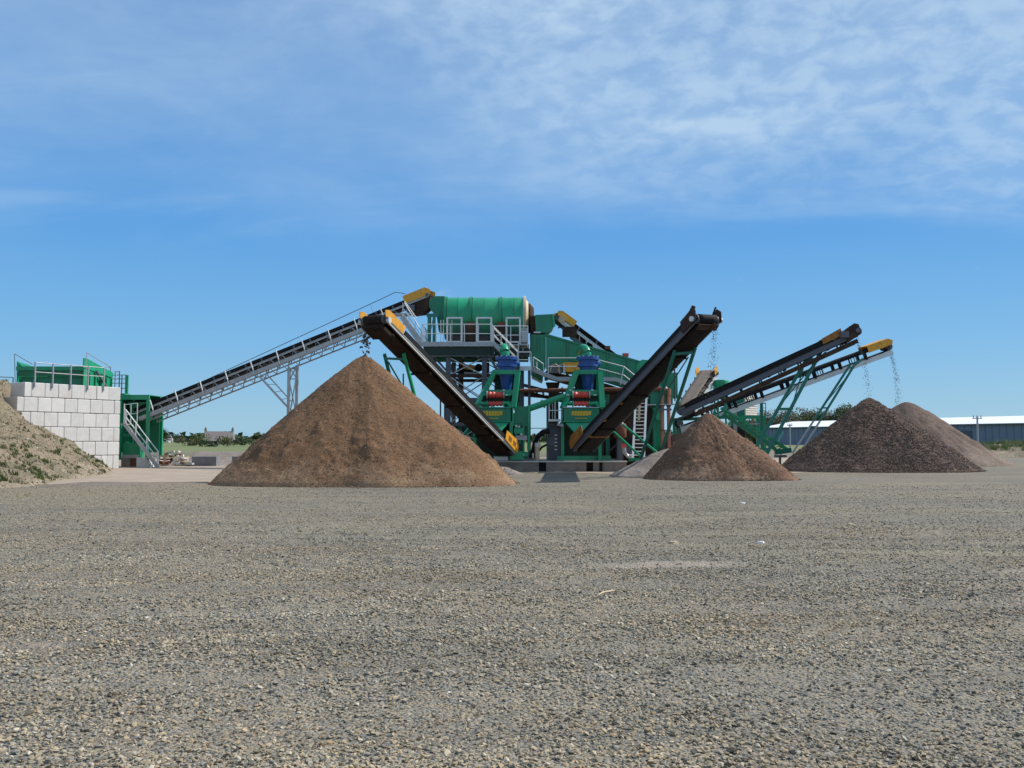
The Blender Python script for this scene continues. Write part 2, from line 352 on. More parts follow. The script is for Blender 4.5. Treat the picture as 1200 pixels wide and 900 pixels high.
def gravel_material():
    m = bpy.data.materials.new('crushed_gravel'); m.use_nodes = True; nt = m.node_tree; N = nt.nodes; L = nt.links; b = N['Principled BSDF']
    b.inputs['Roughness'].default_value = .92; b.inputs['Specular IOR Level'].default_value = .2
    g = N.new('ShaderNodeNewGeometry')
    def vor(sc, feat='F1'):
        t = N.new('ShaderNodeTexVoronoi'); t.inputs['Scale'].default_value = sc; t.feature = feat; L.new(g.outputs['Position'], t.inputs['Vector']); return t
    def nz(sc, det=5, st=(1, 1, 1), ro=.55):
        mp = N.new('ShaderNodeMapping'); mp.inputs['Scale'].default_value = st; L.new(g.outputs['Position'], mp.inputs[0])
        t = N.new('ShaderNodeTexNoise'); t.inputs['Scale'].default_value = sc; t.inputs['Detail'].default_value = det; t.inputs['Roughness'].default_value = ro; L.new(mp.outputs[0], t.inputs['Vector']); return t.outputs[0]
    def mr(x, a, b_, c=0, d=1):
        q = N.new('ShaderNodeMapRange'); L.new(x, q.inputs[0])
        for i, w in enumerate((a, b_, c, d)): q.inputs[i+1].default_value = w
        return q.outputs[0]
    def mix(f, a, c, blend='MIX'):
        q = N.new('ShaderNodeMix'); q.data_type = 'RGBA'; q.blend_type = blend
        if isinstance(f, (int, float)): q.inputs[0].default_value = f
        else: L.new(f, q.inputs[0])
        for i, w in ((6, a), (7, c)):
            if isinstance(w, tuple): q.inputs[i].default_value = (*w, 1)
            else: L.new(w, q.inputs[i])
        return q.outputs[2]
    v = vor(34); sx = N.new('ShaderNodeSeparateColor'); L.new(v.outputs['Color'], sx.inputs[0])
    cr = N.new('ShaderNodeValToRGB'); el = cr.color_ramp.elements; cols = GCOL
    while len(el) < len(cols): el.new(.5)
    for i, (p, c) in enumerate(cols): el[i].position = p; el[i].color = (*c, 1)
    L.new(sx.outputs[0], cr.inputs[0])
    v2 = vor(9); s2 = N.new('ShaderNodeSeparateColor'); L.new(v2.outputs['Color'], s2.inputs[0])
    c = mix(mr(s2.outputs[0], .2, .9, 0, .5), cr.outputs[0], mix(s2.outputs[1], (.32, .26, .165), (.15, .155, .15)))
    big = nz(.10, 5, (1, 2.2, 1)); c = mix(mr(big, .38, .62, 0, .5), c, (.19, .18, .155))
    tr = nz(.55, 6, (.22, 1.6, 1), .65); c = mix(mr(tr, .48, .70, 0, .6), c, (.12, .11, .095))
    tn = nz(.30, 4, (.5, 1.3, 1)); c = mix(mr(tn, .46, .68, 0, .5), c, (.33, .285, .20))
    # pale sand smear left of the middle distance
    sp = N.new('ShaderNodeSeparateXYZ'); L.new(g.outputs['Position'], sp.inputs[0])
    def ell(cx, cy, rx, ry, am):
        mp = N.new('ShaderNodeMapping'); mp.inputs['Location'].default_value = (-cx/rx, -cy/ry, 0); mp.inputs['Scale'].default_value = (1/rx, 1/ry, 0)
        L.new(g.outputs['Position'], mp.inputs[0]); le = N.new('ShaderNodeVectorMath'); le.operation = 'LENGTH'; L.new(mp.outputs[0], le.inputs[0])
        q = N.new('ShaderNodeMath'); q.operation = 'ADD'; L.new(le.outputs['Value'], q.inputs[0]); L.new(mr(nz(1.7, 6), .3, .7, -.5, .5), q.inputs[1])
        return mr(q.outputs[0], 1.05, .55, 0, am)
    c = mix(ell(-15.5, 29.5, 9, 5.2, .75), c, (.29, .245, .17)); c = mix(ell(-9.5, 36.5, 9, 3.2, .8), c, (.31, .25, .19)); c = mix(ell(9, 41, 9, 3, .6), c, (.27, .24, .20))
    for (cx, cy, rx, ry, am) in ((2.15, 12.75, 1.25, .38, .85), (7.3, 12.3, 1.4, .3, .35), (-3.9, 7.7, .5, .16, .45), (12.3, 19.5, 1.3, .35, .4), (12, 16.4, 1.6, .3, .35)):
        c = mix(ell(cx, cy, rx, ry, am), c, (.37, .31, .25))
    L.new(c, b.inputs['Base Color'])
    hgt = N.new('ShaderNodeMath'); hgt.operation = 'MULTIPLY'; L.new(v.outputs['Distance'], hgt.inputs[0]); hgt.inputs[1].default_value = -1.2
    ha = N.new('ShaderNodeMath'); ha.operation = 'ADD'; L.new(hgt.outputs[0], ha.inputs[0]); L.new(sx.outputs[1], ha.inputs[1])
    bp = N.new('ShaderNodeBump'); bp.inputs['Distance'].default_value = .022; L.new(ha.outputs[0], bp.inputs['Height'])
    bp2 = N.new('ShaderNodeBump'); bp2.inputs['Distance'].default_value = .12; L.new(nz(2.6, 6, (1, 1, 1), .7), bp2.inputs['Height']); L.new(bp.outputs[0], bp2.inputs['Normal'])
    L.new(bp2.outputs[0], b.inputs['Normal']); return m
GCOL = [(0, (.115, .098, .075)), (.14, (.168, .158, .138)), (.32, (.235, .225, .20)), (.5, (.31, .268, .20)), (.66, (.39, .312, .205)), (.82, (.31, .228, .145)), (.94, (.42, .355, .262)), (1, (.50, .445, .37))]
GRAVEL = gravel_material()
GSTONE = stonemat('gravel_shard_stone', GCOL)
ys = list(np.concatenate([np.arange(-6, 36, .25), np.geomspace(36, 9000, 60)])); xs = np.concatenate([-np.geomspace(9000, 22, 40), np.arange(-21.5, 22, .4), np.geomspace(22, 9000, 40)])
structure('ground', *gridmesh(list(xs), ys, gh), GRAVEL, True)
def gravel_field():
    P = []; S = []
    for (a, b, den, lo, hi) in ((2.6, 7, 2500, .012, .056), (7, 11, 1500, .014, .056), (11, 17, 680, .018, .055), (17, 25, 190, .022, .055), (25, 36, 50, .03, .06)):
        n = int(den*.80*1.12*(b*b-a*a))
        y = np.sqrt(rng.uniform(a*a, b*b, n)); x = rng.uniform(-.80, .80, n)*y
        s = lo+(hi-lo)*rng.beta(1.3, 3.9, n)
        pt = np.sin(x*.9+1.3*np.sin(y*.8)+.4)*np.sin(y*1.5+np.sin(x*.5)*1.6)+.6*np.sin(x*2.3-y*1.1+2)*np.sin(y*2.9+x*.7)
        cover = np.clip(.72+.3*pt, .28, 1)
        for c0, sl in TRACKS:
            d_ = np.abs(y-c0-sl*x-.35*np.sin(x*.16+c0)); cover = cover*(1-.55*np.exp(-(d_/.24)**2))+.25*np.exp(-((d_-.42)/.12)**2)
        cover = np.clip(cover, .1, 1.1)
        s = s*(.85+.25*cover)
        keep = rng.uniform(0, 1, n) < cover*(1-.6*((y-a)/(b-a))); x, y, s = x[keep], y[keep], s[keep]
        for (cx, cy, rx, ry) in ((2.15, 12.75, 1.2, .36), (7.3, 12.3, 1.4, .3), (-3.9, 7.7, .5, .16), (12.3, 19.5, 1.3, .35), (12, 16.4, 1.6, .3)):
            q = ((x-cx)/rx)**2+((y-cy)/ry)**2; kp = (q > rng.uniform(.5, 1.4, len(x))) | (rng.uniform(0, 1, len(x)) < .12); x, y, s = x[kp], y[kp], s[kp]
        P.append(np.stack([x, y], 1)); S.append(s)
    P = np.concatenate(P); S = np.concatenate(S)
    # ground height lookup
    gx = np.arange(-30, 30.01, .25); gy = np.arange(2.5, 37.01, .25); H = np.array([[gh(a, b) for a in gx] for b in gy])
    fx = (P[:, 0].clip(-29.9, 29.9)+30)/.25; fy = (P[:, 1]-2.5)/.25; ix = fx.astype(int); iy = fy.astype(int); tx = fx-ix; ty = fy-iy
    h = (H[iy, ix]*(1-tx)+H[iy, ix+1]*tx)*(1-ty)+(H[iy+1, ix]*(1-tx)+H[iy+1, ix+1]*tx)*ty
    z = h+S*rng.uniform(-.05, .28, len(S))
    o = scatter('loose_gravel', np.column_stack([P, z]), S, GSTONE, tilt=.33, flat=.45)
    o['label'] = 'loose angular grey and tan gravel covering the yard in front'
gravel_field()
# ------------------------------------------------------------------ surroundings far off
def flat_patch(name, outline, z, mat): 
    n = len(outline); v = [(x, y, z) for x, y in outline]; return structure(name, v, [tuple(range(n))], mat)
APRON = material('sandy_earth', (.34, .265, .20), .95, var=.18, vscale=.5, dirt=(.24, .20, .16), dirtamt=.6, dscale=1.4, bump=.03, bscale=5)
def wobble(pts, k=6, a=.35):
    out = []
    for i, (x, y) in enumerate(pts):
        x2, y2 = pts[(i+1) % len(pts)]
        for j in range(k):
            t = j/k; px_ = x+(x2-x)*t; py_ = y+(y2-y)*t; s = 1+y*.01
            out.append((px_+a*s*fbm(px_, py_, 3, 3, .7), py_+a*s*2*fbm(px_, py_, 9, 3, .7)))
    return out
gp = lambda px, Y: (G(px, Y).x, Y)
flat_patch('sandy_apron', wobble([gp(60, 36), gp(110, 38), gp(250, 38.5), gp(330, 40), gp(420, 46), gp(560, 60), gp(500, 78), gp(250, 90), gp(100, 80), gp(20, 60)]), .006, APRON)
flat_patch('sandy_track', wobble([gp(735, 47), gp(800, 40), gp(900, 47), gp(960, 52), gp(1000, 70), gp(930, 92), gp(820, 80), gp(700, 60), gp(600, 52.5), gp(640, 48.5)]), .006, APRON)
FIELD = material('grass_field', (.13, .155, .05), .95, var=.25, vscale=.02, dirt=(.17, .15, .08), dirtamt=.5, dscale=.015, bump=.1, bscale=1)
ROUGHG = material('rough_scrubland', (.15, .14, .08), .95, var=.35, vscale=.12, dirt=(.20, .17, .12), dirtamt=.7, dscale=.1, bump=.3, bscale=1)
def land(name, x0, x1, y0, y1, hf, mat, nx=60, ny=24):
    return structure(name, *gridmesh(list(np.linspace(x0, x1, nx)), list(np.geomspace(y0, y1, ny)), hf), mat, True)
def ramp(a, b, x): t = max(0, min(1, (x-a)/(b-a))); return t*t*(3-2*t)
land('far_fields', -900, 1500, 122, 1500, lambda x, y: -.02+ramp(122, 135, y)*.22+ramp(150, 420, y)*.55+.3*fbm(x, y, 2, 3, .01)*ramp(150, 300, y), FIELD, 90, 50)
land('scrub_strip', -160, 10, 92, 165, lambda x, y: -.1+ramp(92, 100, y)*.4*(1-.9*ramp(120, 150, y))+.12*fbm(x, y, 7, 4, .08), ROUGHG, 90, 30)
HILLM = material('wooded_hill', (.045, .062, .055), .95, var=.35, vscale=.01, dirt=(.08, .10, .07), dirtamt=.5, dscale=.006, bump=3, bscale=.05)
def hill(x, y):
    prof = 13+7*fbm(x, 3, 0, 4, .0016)+4*ramp(-500, -900, x)
    return -4+ramp(1150, 1700, y)*max(3, prof+2.2*fbm(x, y, 4, 4, .02)) * (1-ramp(150, 1000, x)*.2)
land('hills', -1900, 2200, 1150, 2600, hill, HILLM, 420, 24)
# crown builder: many leaf-sized faces spread through uneven clumps
def crown(mb, c, rx, ry, rz, n, leaf, seed, clumps=9, lowcut=-.7):
    r = np.random.default_rng(seed); cc = []
    for k in range(clumps):
        a = r.uniform(0, 6.28); h = r.uniform(lowcut, .8); q = math.sqrt(max(0, 1-h*h))*r.uniform(.25, .8)
        cc.append((q*math.cos(a), q*math.sin(a), h*.75, r.uniform(.28, .5)))
    for i in range(n):
        k = cc[r.integers(clumps)]; d = r.normal(size=3); d /= np.linalg.norm(d); q = k[3]*r.uniform(.55, 1)**.5
        p = Vector((c[0]+rx*(k[0]+d[0]*q), c[1]+ry*(k[1]+d[1]*q), c[2]+rz*(k[2]+d[2]*q)))
        nrm = Vector(d+r.normal(size=3)*.7).normalized(); u = nrm.orthogonal().normalized(); w = nrm.cross(u); s = leaf*r.uniform(.6, 1.4)
        o = len(mb.v); mb.v += [tuple(p+u*s), tuple(p+w*s*.6), tuple(p-u*s), tuple(p-w*s*.6)]; mb.f.append((o, o+1, o+2, o+3))
def tree(name, label, cat, base, h, wdt, mat, n=700, leaf=.35, seed=1, group=None, trunkh=.45, clumps=10):
    base = Vector(base); t = T(name, label, cat, base, group)
    r = random.Random(seed); tm = MB(); top = base+Z*h*.75
    tm.path([base-Z*.2, base+Z*h*trunkh*.5+Vector((r.uniform(-.05, .05)*h, 0, 0)), base+Z*h*trunkh, top], [h*.03, h*.022, h*.018, h*.006], 6)
    for k in range(7):
        a = r.uniform(0, 6.28); z0 = h*r.uniform(trunkh*.6, .6); e = Vector((math.cos(a)*wdt*.38, math.sin(a)*wdt*.38, z0+h*r.uniform(.12, .3)))
        tm.path([base+Z*z0, base+Vector((e.x*.5, e.y*.5, (z0+e.z)*.5)), base+e], [h*.012, h*.008, h*.003], 5)
    t.mesh('trunk', tm, WOOD, stuff=False)
    cm = MB(); crown(cm, base+Z*h*.52, wdt*.62, wdt*.5, h*.5, n, leaf, seed, clumps, -.9)
    t.put('crown', mk('crown', cm.v, cm.f, mat, base, False, False)); return t
# ---- warehouse, far right
def warehouse():
    D0, D1 = 200.0, 300.0
    a = G(1330, D0); b = G(893, D1)               # eave line ends
    e = 5.9; rdg = 7.9; d = (b-a).normalized(); nrm = Vector((-d.y, d.x, 0));
    if nrm.y < 0: nrm = -nrm
    dep = 26.0; t = T('warehouse', 'long low blue grey warehouse with a white roof behind the stone piles', 'warehouse', (*a.lerp(b, .5).xy, 0))
    L_ = (b-a).length
    wall = MB().prism([a, b, b+Z*e, a+Z*e], nrm*.3); wall.prism([b, b+nrm*dep, b+nrm*dep+Z*e, b+nrm*dep*.5+Z*rdg, b+Z*e], -d*.3)
    wall.prism([a, a+nrm*dep, a+nrm*dep+Z*e, a+nrm*dep*.5+Z*rdg, a+Z*e], d*.3); wall.prism([a+nrm*dep, b+nrm*dep, b+nrm*dep+Z*e, a+nrm*dep+Z*e], nrm*.3)
    t.mesh('wall', wall, WALLB)
    n = 26
    for k in range(n):   # roof sheets
        p = a.lerp(b, k/n)-nrm*.6; q = a.lerp(b, (k+1)/n)-nrm*.6-d*.05
        t.prism('roof_sheet', [p+Z*(e-.05), q+Z*(e-.05), q+nrm*(dep*.5+.6)+Z*rdg, p+nrm*(dep*.5+.6)+Z*rdg], Z*.12, WHITE)
    t.prism('rear_roof', [a+nrm*(dep*.5+.05)+Z*rdg, b+nrm*(dep*.5+.05)+Z*rdg, b+nrm*dep+Z*e, a+nrm*dep+Z*e], Z*.12, WHITE)
    for k in range(60):
        p = a.lerp(b, (k+.5)/60); t.bar('cladding_rib', p-nrm*.05, p-nrm*.05+Z*(e-.15), .18, .08, WALLB)
    t.prism('fascia', [a-nrm*.7+Z*(e-.22), b-nrm*.7+Z*(e-.22), b-nrm*.7+Z*(e-.02), a-nrm*.7+Z*(e-.02)], nrm*.08, STEEL)
    dr = a.lerp(b, .34); q = dr+d*7
    t.prism('door', [dr-nrm*.12, q-nrm*.12, q-nrm*.12+Z*4.3, dr-nrm*.12+Z*4.3], nrm*.1, SLATE)
warehouse()
def pole(px, Y, h, label, arm=1.6, mat=GALV, two=True):
    b = G(px, Y); t = T('utility_pole', label, 'pole', b)
    t.tube('mast', b, b+Z*h, .14, mat); t.bar('cross_arm', b+Vector((-arm, 0, h-.3)), b+Vector((arm, 0, h-.3)), .16, .16, mat)
    for s in (-1, 0, 1): t.tube('insulator', b+Vector((s*arm*.8, 0, h-.2)), b+Vector((s*arm*.8, 0, h+.15)), .07, mat)
pole(1146, 150, 5.6, 'pale lamp pole with a short arm in front of the warehouse at right', .75)
pole(926, 190, 5.1, 'slim pale pole in front of the left end of the warehouse', .5)
pole(310, 320, 4.3, 'thin dark pole on the horizon left of the tall sand pile', .6, WOOD)
# shrubs behind the warehouse
k = 0
for (px, topy, w, Y, m, nm) in ((884, 483, 9, 330, LEAFB, 'brown'), (902, 481, 11, 340, LEAF, 'olive'), (918, 480, 10, 335, LEAFB, 'brown'), (932, 477, 12, 345, LEAF, 'olive'), (946, 475, 10, 350, LEAFB, 'brown'),
                            (960, 478, 11, 340, LEAF, 'olive'), (974, 480, 9, 338, LEAFB, 'brown'), (988, 475, 9, 335, LEAFD, 'dark green'), (1003, 474, 11, 330, LEAF, 'olive green'), (1016, 478, 10, 332, LEAFD, 'dark green'), (868, 486, 9, 325, LEAF, 'olive')):
    z = W(px, topy, Y).z
    ordn = ['first', 'third', 'fourth', 'fifth', 'sixth', 'seventh', 'eighth', 'ninth', 'tenth', 'rightmost', 'leftmost'][k]
    if k == 0: ordn = 'second'
    tree('tree', f'{nm} scrubby tree on the skyline above the white roof, {ordn} from the left', 'tree', G(px, Y), z, w*1.15, m, 5200, .27, 20+k, 'trees behind the warehouse', .2, 22); k += 1
# left horizon: stone house, small house, bushes, spiky palm
def house(px0, px1, Y, wallh, ridgeh, label, wm, rm, chim=True):
    a = G(px0, Y); b = G(px1, Y+4); d = (b-a).normalized(); n = Vector((-d.y, d.x, 0)); dep = 6.5; t = T('house', label, 'house', a.lerp(b, .5))
    g = .5
    a.z = b.z = -.3
    wl = MB().prism([a, b, b+Z*(wallh+.3), a+Z*(wallh+.3)], n*.4)
    for p, s in ((a, d), (b, -d)): wl.prism([p, p+n*dep, p+n*dep+Z*(wallh+.3), p+n*dep*.5+Z*(ridgeh+.35), p+Z*(wallh+.3)], s*.45)
    t.mesh('wall', wl, wm)
    t.prism('roof', [a+d*.5-n*.3+Z*(wallh+.2), b-d*.5-n*.3+Z*(wallh+.2), b-d*.5+n*dep*.5+Z*(ridgeh+.3), a+d*.5+n*dep*.5+Z*(ridgeh+.3)], Z*.15, rm)
    t.prism('rear_roof', [a+d*.5+n*(dep*.5+.02)+Z*(ridgeh+.3), b-d*.5+n*(dep*.5+.02)+Z*(ridgeh+.3), b-d*.5+n*(dep+.3)+Z*(wallh+.2), a+d*.5+n*(dep+.3)+Z*(wallh+.2)], Z*.15, rm)
    if chim:
        for p in (a+d*.4, b-d*.4):
            t.box('chimney', p+n*dep*.5+Z*(ridgeh+.9), (.7, .7, .9), wm); t.tube('chimney_pot', p+n*dep*.5+Z*(ridgeh+1.35), p+n*dep*.5+Z*(ridgeh+1.8), .16, RUST)
    for s in (.28, .72):
        p = a.lerp(b, s); t.prism('window', [p-n*.06+Z*.9, p+d*.9-n*.06+Z*.9, p+d*.9-n*.06+Z*1.9, p-n*.06+Z*1.9], n*.05, BLACK)
house(241, 276, 300, 1.7, 4.7, 'old stone cottage with a grey slate roof and two gable chimneys', STONEW, ROOFS)
house(193, 203, 620, 2.6, 5.0, 'tiny white cottage far off beside the dark hills', WHITE, ROOFS, False)
for i, (px, Y, h, w, m, lab) in enumerate(((234, 260, 3.6, 5, LEAF, 'olive bush left of the stone cottage'), (263, 255, 3.0, 4.5, LEAF, 'green bush in front of the stone cottage roof'), (283, 270, 2.6, 5, LEAFD, 'dark bush right of the stone cottage'),
        (247, 240, 1.8, 6, LEAFD, 'low dark shrub under the left gable of the cottage'), (222, 280, 3.2, 6, LEAFB, 'brown hedge bush at the edge of the green field'), (292, 300, 2.4, 7, LEAF, 'pale bush nearest the tall sand pile on the horizon'), (207, 380, 5.2, 9, LEAFD, 'dark conifer clump beside the tiny white cottage'))):
    tree('bush', lab, 'bush', G(px, Y), h, w, m, 500, .22, 60+i, None, .2, 9)
def spiky(px, Y, h):
    b = G(px, Y); t = T('spiky_palm', 'dark spiky palm shrub standing behind the access stair', 'palm', b)
    t.mesh('trunk', MB().path([b, b+Vector((.05, 0, h*.4)), b+Z*h*.62], [.12, .1, .08]), WOOD)
    r = random.Random(5)
    for k in range(90):
        a = r.uniform(0, 6.28); e = r.uniform(-.35, 1.3); l = r.uniform(.8, 1.25); d = Vector((math.cos(a)*math.cos(e), math.sin(a)*math.cos(e), math.sin(e))); c = b+Z*h*.62
        s = d.cross(Z).normalized()*.07; m1 = c+d*l*.6; tip = c+d*l-Z*.18
        mb = MB(); mb.v = [tuple(c-s*.6), tuple(c+s*.6), tuple(m1+s), tuple(tip), tuple(m1-s)]; mb.f = [(0, 1, 2, 3, 4)]
        t.mesh('leaf', mb, LEAFD)
spiky(186, 76, 3.1)
# woodland band on the hills as distant mass
def woods():
    mb = MB(); r = random.Random(3)
    for i in range(700):
        x = r.uniform(-900, 300); Y = r.uniform(1250, 1500); h = hill(x, Y); s = r.uniform(6, 12)
        crown(mb, (x, Y, max(h, 0)+s*.4), s*1.5, s, s*.8, 16, s*.4, i, 4)
    for i in range(120):
        x = r.uniform(-330, -170); Y = r.uniform(620, 760); s = r.uniform(2, 3.6); crown(mb, (x, Y, s*.4), s*1.6, s, s*.9, 22, s*.35, 1000+i, 4)
    o = bpy.data.objects.new('far_woods', mk('far_woods', mb.v, mb.f, LEAFD, (0, 0, 0), False, False)); COL.objects.link(o); o['kind'] = 'stuff'; o['label'] = 'dark woodland far off on the low hills'
woods()

def X(px, Y): return W(px, 517, Y).x
def H(py, Y): return W(600, py, Y).z
# ------------------------------------------------------------------ stockpiles
def pile_material(name, base, light, dark, grain=30, gb=.02, lumps=.05, foot=0.9, speck=None):
    m = bpy.data.materials.new(name); m.use_nodes = True; nt = m.node_tree; N = nt.nodes; L = nt.links; b = N['Principled BSDF']
    b.inputs['Roughness'].default_value = .95; b.inputs['Specular IOR Level'].default_value = .15
    g = N.new('ShaderNodeNewGeometry')
    def nz(sc, det=6, st=(1, 1, 1), ro=.6):
        mp = N.new('ShaderNodeMapping'); mp.inputs['Scale'].default_value = st; L.new(g.outputs['Position'], mp.inputs[0])
        t = N.new('ShaderNodeTexNoise'); t.inputs['Scale'].default_value = sc; t.inputs['Detail'].default_value = det; t.inputs['Roughness'].default_value = ro; L.new(mp.outputs[0], t.inputs['Vector']); return t.outputs[0]
    def mr(x, a, c, d=0, e=1):
        q = N.new('ShaderNodeMapRange'); L.new(x, q.inputs[0])
        for i, w in enumerate((a, c, d, e)): q.inputs[i+1].default_value = w
        return q.outputs[0]
    def mix(f, a, c):
        q = N.new('ShaderNodeMix'); q.data_type = 'RGBA'; L.new(f, q.inputs[0])
        for i, w in ((6, a), (7, c)):
            if isinstance(w, tuple): q.inputs[i].default_value = (*w, 1)
            else: L.new(w, q.inputs[i])
        return q.outputs[2]
    c = mix(mr(nz(.55, 6), .36, .66), base, dark)
    c = mix(mr(nz(1.9, 7, (1, 1, .6), .7), .48, .76, 0, .4), c, light)
    # drier, paler fines that have run down to the foot
    sp = N.new('ShaderNodeSeparateXYZ'); L.new(g.outputs['Position'], sp.inputs[0])
    ad = N.new('ShaderNodeMath'); ad.operation = 'ADD'; L.new(sp.outputs[2], ad.inputs[0]); L.new(mr(nz(1.1, 6), .3, .7, -.7, .7), ad.inputs[1])
    c = mix(mr(ad.outputs[0], foot, .0, 0, .75), c, light)
    v = N.new('ShaderNodeTexVoronoi'); v.inputs['Scale'].default_value = grain; L.new(g.outputs['Position'], v.inputs['Vector'])
    s = N.new('ShaderNodeSeparateColor'); L.new(v.outputs['Color'], s.inputs[0])
    k = N.new('ShaderNodeVectorMath'); k.operation = 'SCALE'; L.new(c, k.inputs[0]); L.new(mr(s.outputs[0], 0, 1, .72, 1.28), k.inputs['Scale'])
    L.new(k.outputs[0], b.inputs['Base Color'])
    b1 = N.new('ShaderNodeBump'); b1.inputs['Distance'].default_value = lumps; L.new(nz(3.2, 8, (1, 1, 1), .7), b1.inputs['Height'])
    b2 = N.new('ShaderNodeBump'); b2.inputs['Distance'].default_value = gb; L.new(nz(grain, 4, (1, 1, 1), .7), b2.inputs['Height']); L.new(b1.outputs[0], b2.inputs['Normal'])
    L.new(b2.outputs[0], b.inputs['Normal']); return m
SAND = pile_material('brown_sand', (.19, .106, .057), (.29, .19, .118), (.16, .089, .049), 26, .022, .055, .9)
SAND2 = pile_material('reddish_grit', (.185, .108, .07), (.28, .185, .125), (.145, .083, .054), 22, .025, .05, .5)
DSTONE = pile_material('dark_crushed_stone', (.125, .083, .065), (.20, .14, .11), (.09, .059, .046), 16, .06, .05, .2)
RSTONE = pile_material('brown_crushed_stone', (.165, .118, .093), (.25, .195, .16), (.12, .085, .068), 18, .04, .05, 1.6)
GREYS = pile_material('grey_fine_sand', (.22, .185, .162), (.26, .22, .195), (.175, .145, .13), 24, .015, .03, .3)
BANKM = pile_material('weathered_soil', (.27, .215, .15), (.34, .28, .205), (.19, .165, .11), 16, .05, .12, .3)
def pile_shape(apex, rad, exps=1.0, nr=70, na=220, rough=.05, seed=0, tip=.12, gully=.05, lumpfoot=.0):
    """cone-like heap: rad = [(angle deg, radius)...]; surface with runnels, slumps and small lumps"""
    A = sorted(rad); 
    def rr(a):
        a %= 360
        for i in range(len(A)):
            a0, r0 = A[i]; a1, r1 = A[(i+1) % len(A)]; span = (a1-a0) % 360; t = ((a-a0) % 360)
            if t <= span: t /= span; t = t*t*(3-2*t)*.6+t*.4; return r0+(r1-r0)*t
    v = []; f = []; Ht = apex.z
    for j in range(nr+1):
        t = (j/nr)
        for k in range(na):
            an = 360*k/na; ca, sa = math.cos(R(an)), math.sin(R(an))
            R0 = rr(an)*(1+.018*fbm(ca*2, sa*2, seed, 3)); r = R0*t*1.03
            x, y = apex.x+ca*r, apex.y+sa*r
            q = math.sqrt(t*t+tip*tip)-tip; q /= (math.sqrt(1+tip*tip)-tip)
            h = Ht*(1-q)**exps
            fade = min(1, t*5)*min(1, (1-t)*6+.15)
            h += fade*(rough*fbm(x, y, seed+h*.3, 5, 1.3)+rough*.7*fbm(x, y, seed+h, 4, 4.5)+gully*ramp(.1, .6, t)*fbm(ca*5, sa*5, seed+t*.8, 3))
            h += fade*.10*fbm(x, y, seed+3, 3, .38)
            if lumpfoot: h += lumpfoot*max(0, fbm(x, y, h, 3, 2.4))*ramp(.45, .75, t)*ramp(1.0, .85, t)
            if t > .97: h -= .3*(t-.97)/.03*.5
            v.append((x, y, h))
    for j in range(nr):
        for k in range(na):
            a = j*na+k; b = j*na+(k+1) % na; f.append((a, b, b+na, a+na))
    return v, f
PILES = {}
def stockpile(name, label, apex, rad, mat, **kw):
    v, f = pile_shape(apex, rad, **kw); loc = Vector((apex.x, apex.y, 0))
    o = single(name, None, mat, label, 'stockpile', loc, 'stockpiles under the conveyors', mesh=mk(name, v, f, mat, loc, True, False)); PILES[label] = (o, v, f); return o, np.array(v)
o_big, v_big = stockpile('sand_pile', 'tallest brown sand pile, a wide cone left of the green plant', W(427, 417.5, 38.6),
    [(0, 5.9), (90, 6.3), (180, 5.75), (217, 6.0), (245, 5.1), (270, 4.75), (295, 5.4), (328, 6.9)], SAND, seed=2, rough=.034, tip=.05, lumpfoot=.13, gully=.03, nr=110, na=300)
o_small, v_small = stockpile('sand_pile', 'smaller reddish brown grit pile in front of the twin right conveyors', W(829, 484, 41.6),
    [(0, 3.7), (90, 3.3), (180, 2.75), (200, 2.8), (226, 2.75), (270, 2.45), (300, 2.75), (332, 3.85)], SAND2, seed=9, rough=.05, tip=.07, gully=.035, nr=90, na=240)
o_dark, v_dark = stockpile('stone_pile', 'dark chocolate coloured crushed stone pile with loose stones, at right', W(1018, 467, 54),
    [(0, 5.4), (90, 5.0), (180, 5.0), (207, 6.1), (235, 5.2), (270, 4.5), (305, 5.3), (335, 5.8)], DSTONE, seed=5, rough=.05, tip=.06, nr=90, na=240)
stockpile('stone_pile', 'paler brown stone pile standing behind the dark stone pile', W(1062, 471, 66), [(0, 6.6), (90, 6), (180, 6), (270, 6)], RSTONE, seed=7, tip=.07, rough=.04)
stockpile('fine_sand_heap', 'low mauve grey heap of fine sand left of the reddish grit pile', W(797, 524, 46.2), [(0, 3.6), (90, 3), (180, 3.1), (225, 4.7), (270, 4.8), (315, 4)], GREYS, seed=12, tip=.3, rough=.03)
stockpile('fine_sand_heap', 'tiny grey sand heap by the foot of the concrete plinth beside the tall sand pile', W(590, 547, 47), [(0, 1.0), (90, .8), (180, 1.2), (270, .8)], GREYS, seed=13, tip=.3, rough=.02, nr=20, na=50)
stockpile('fine_sand_heap', 'light spilled sand heap behind the rusty vertical pipes', W(797, 508, 55), [(0, 2.2), (90, 2), (180, 2.4), (270, 2)], SAND2, seed=15, tip=.3, rough=.05, nr=30, na=70)
def surf_scatter(name, parent, vv, n, lo, hi, mat, front=True, loc=None, flat=.7):
    loc = np.array(loc if loc is not None else parent.location)
    k = rng.integers(0, len(vv), n); p = vv[k]; k2 = (k+rng.integers(1, 4, n)).clip(0, len(vv)-1)
    p = p+(vv[k2]-p)*rng.uniform(0, 1, (n, 1))*(np.linalg.norm(vv[k2]-p, axis=1) < .6)[:, None]
    s = lo+(hi-lo)*rng.beta(1.3, 3, n); p[:, 2] += s*.15
    return scatter(name, p, s, mat, parent=parent, loc=loc, tilt=.8, flat=flat)
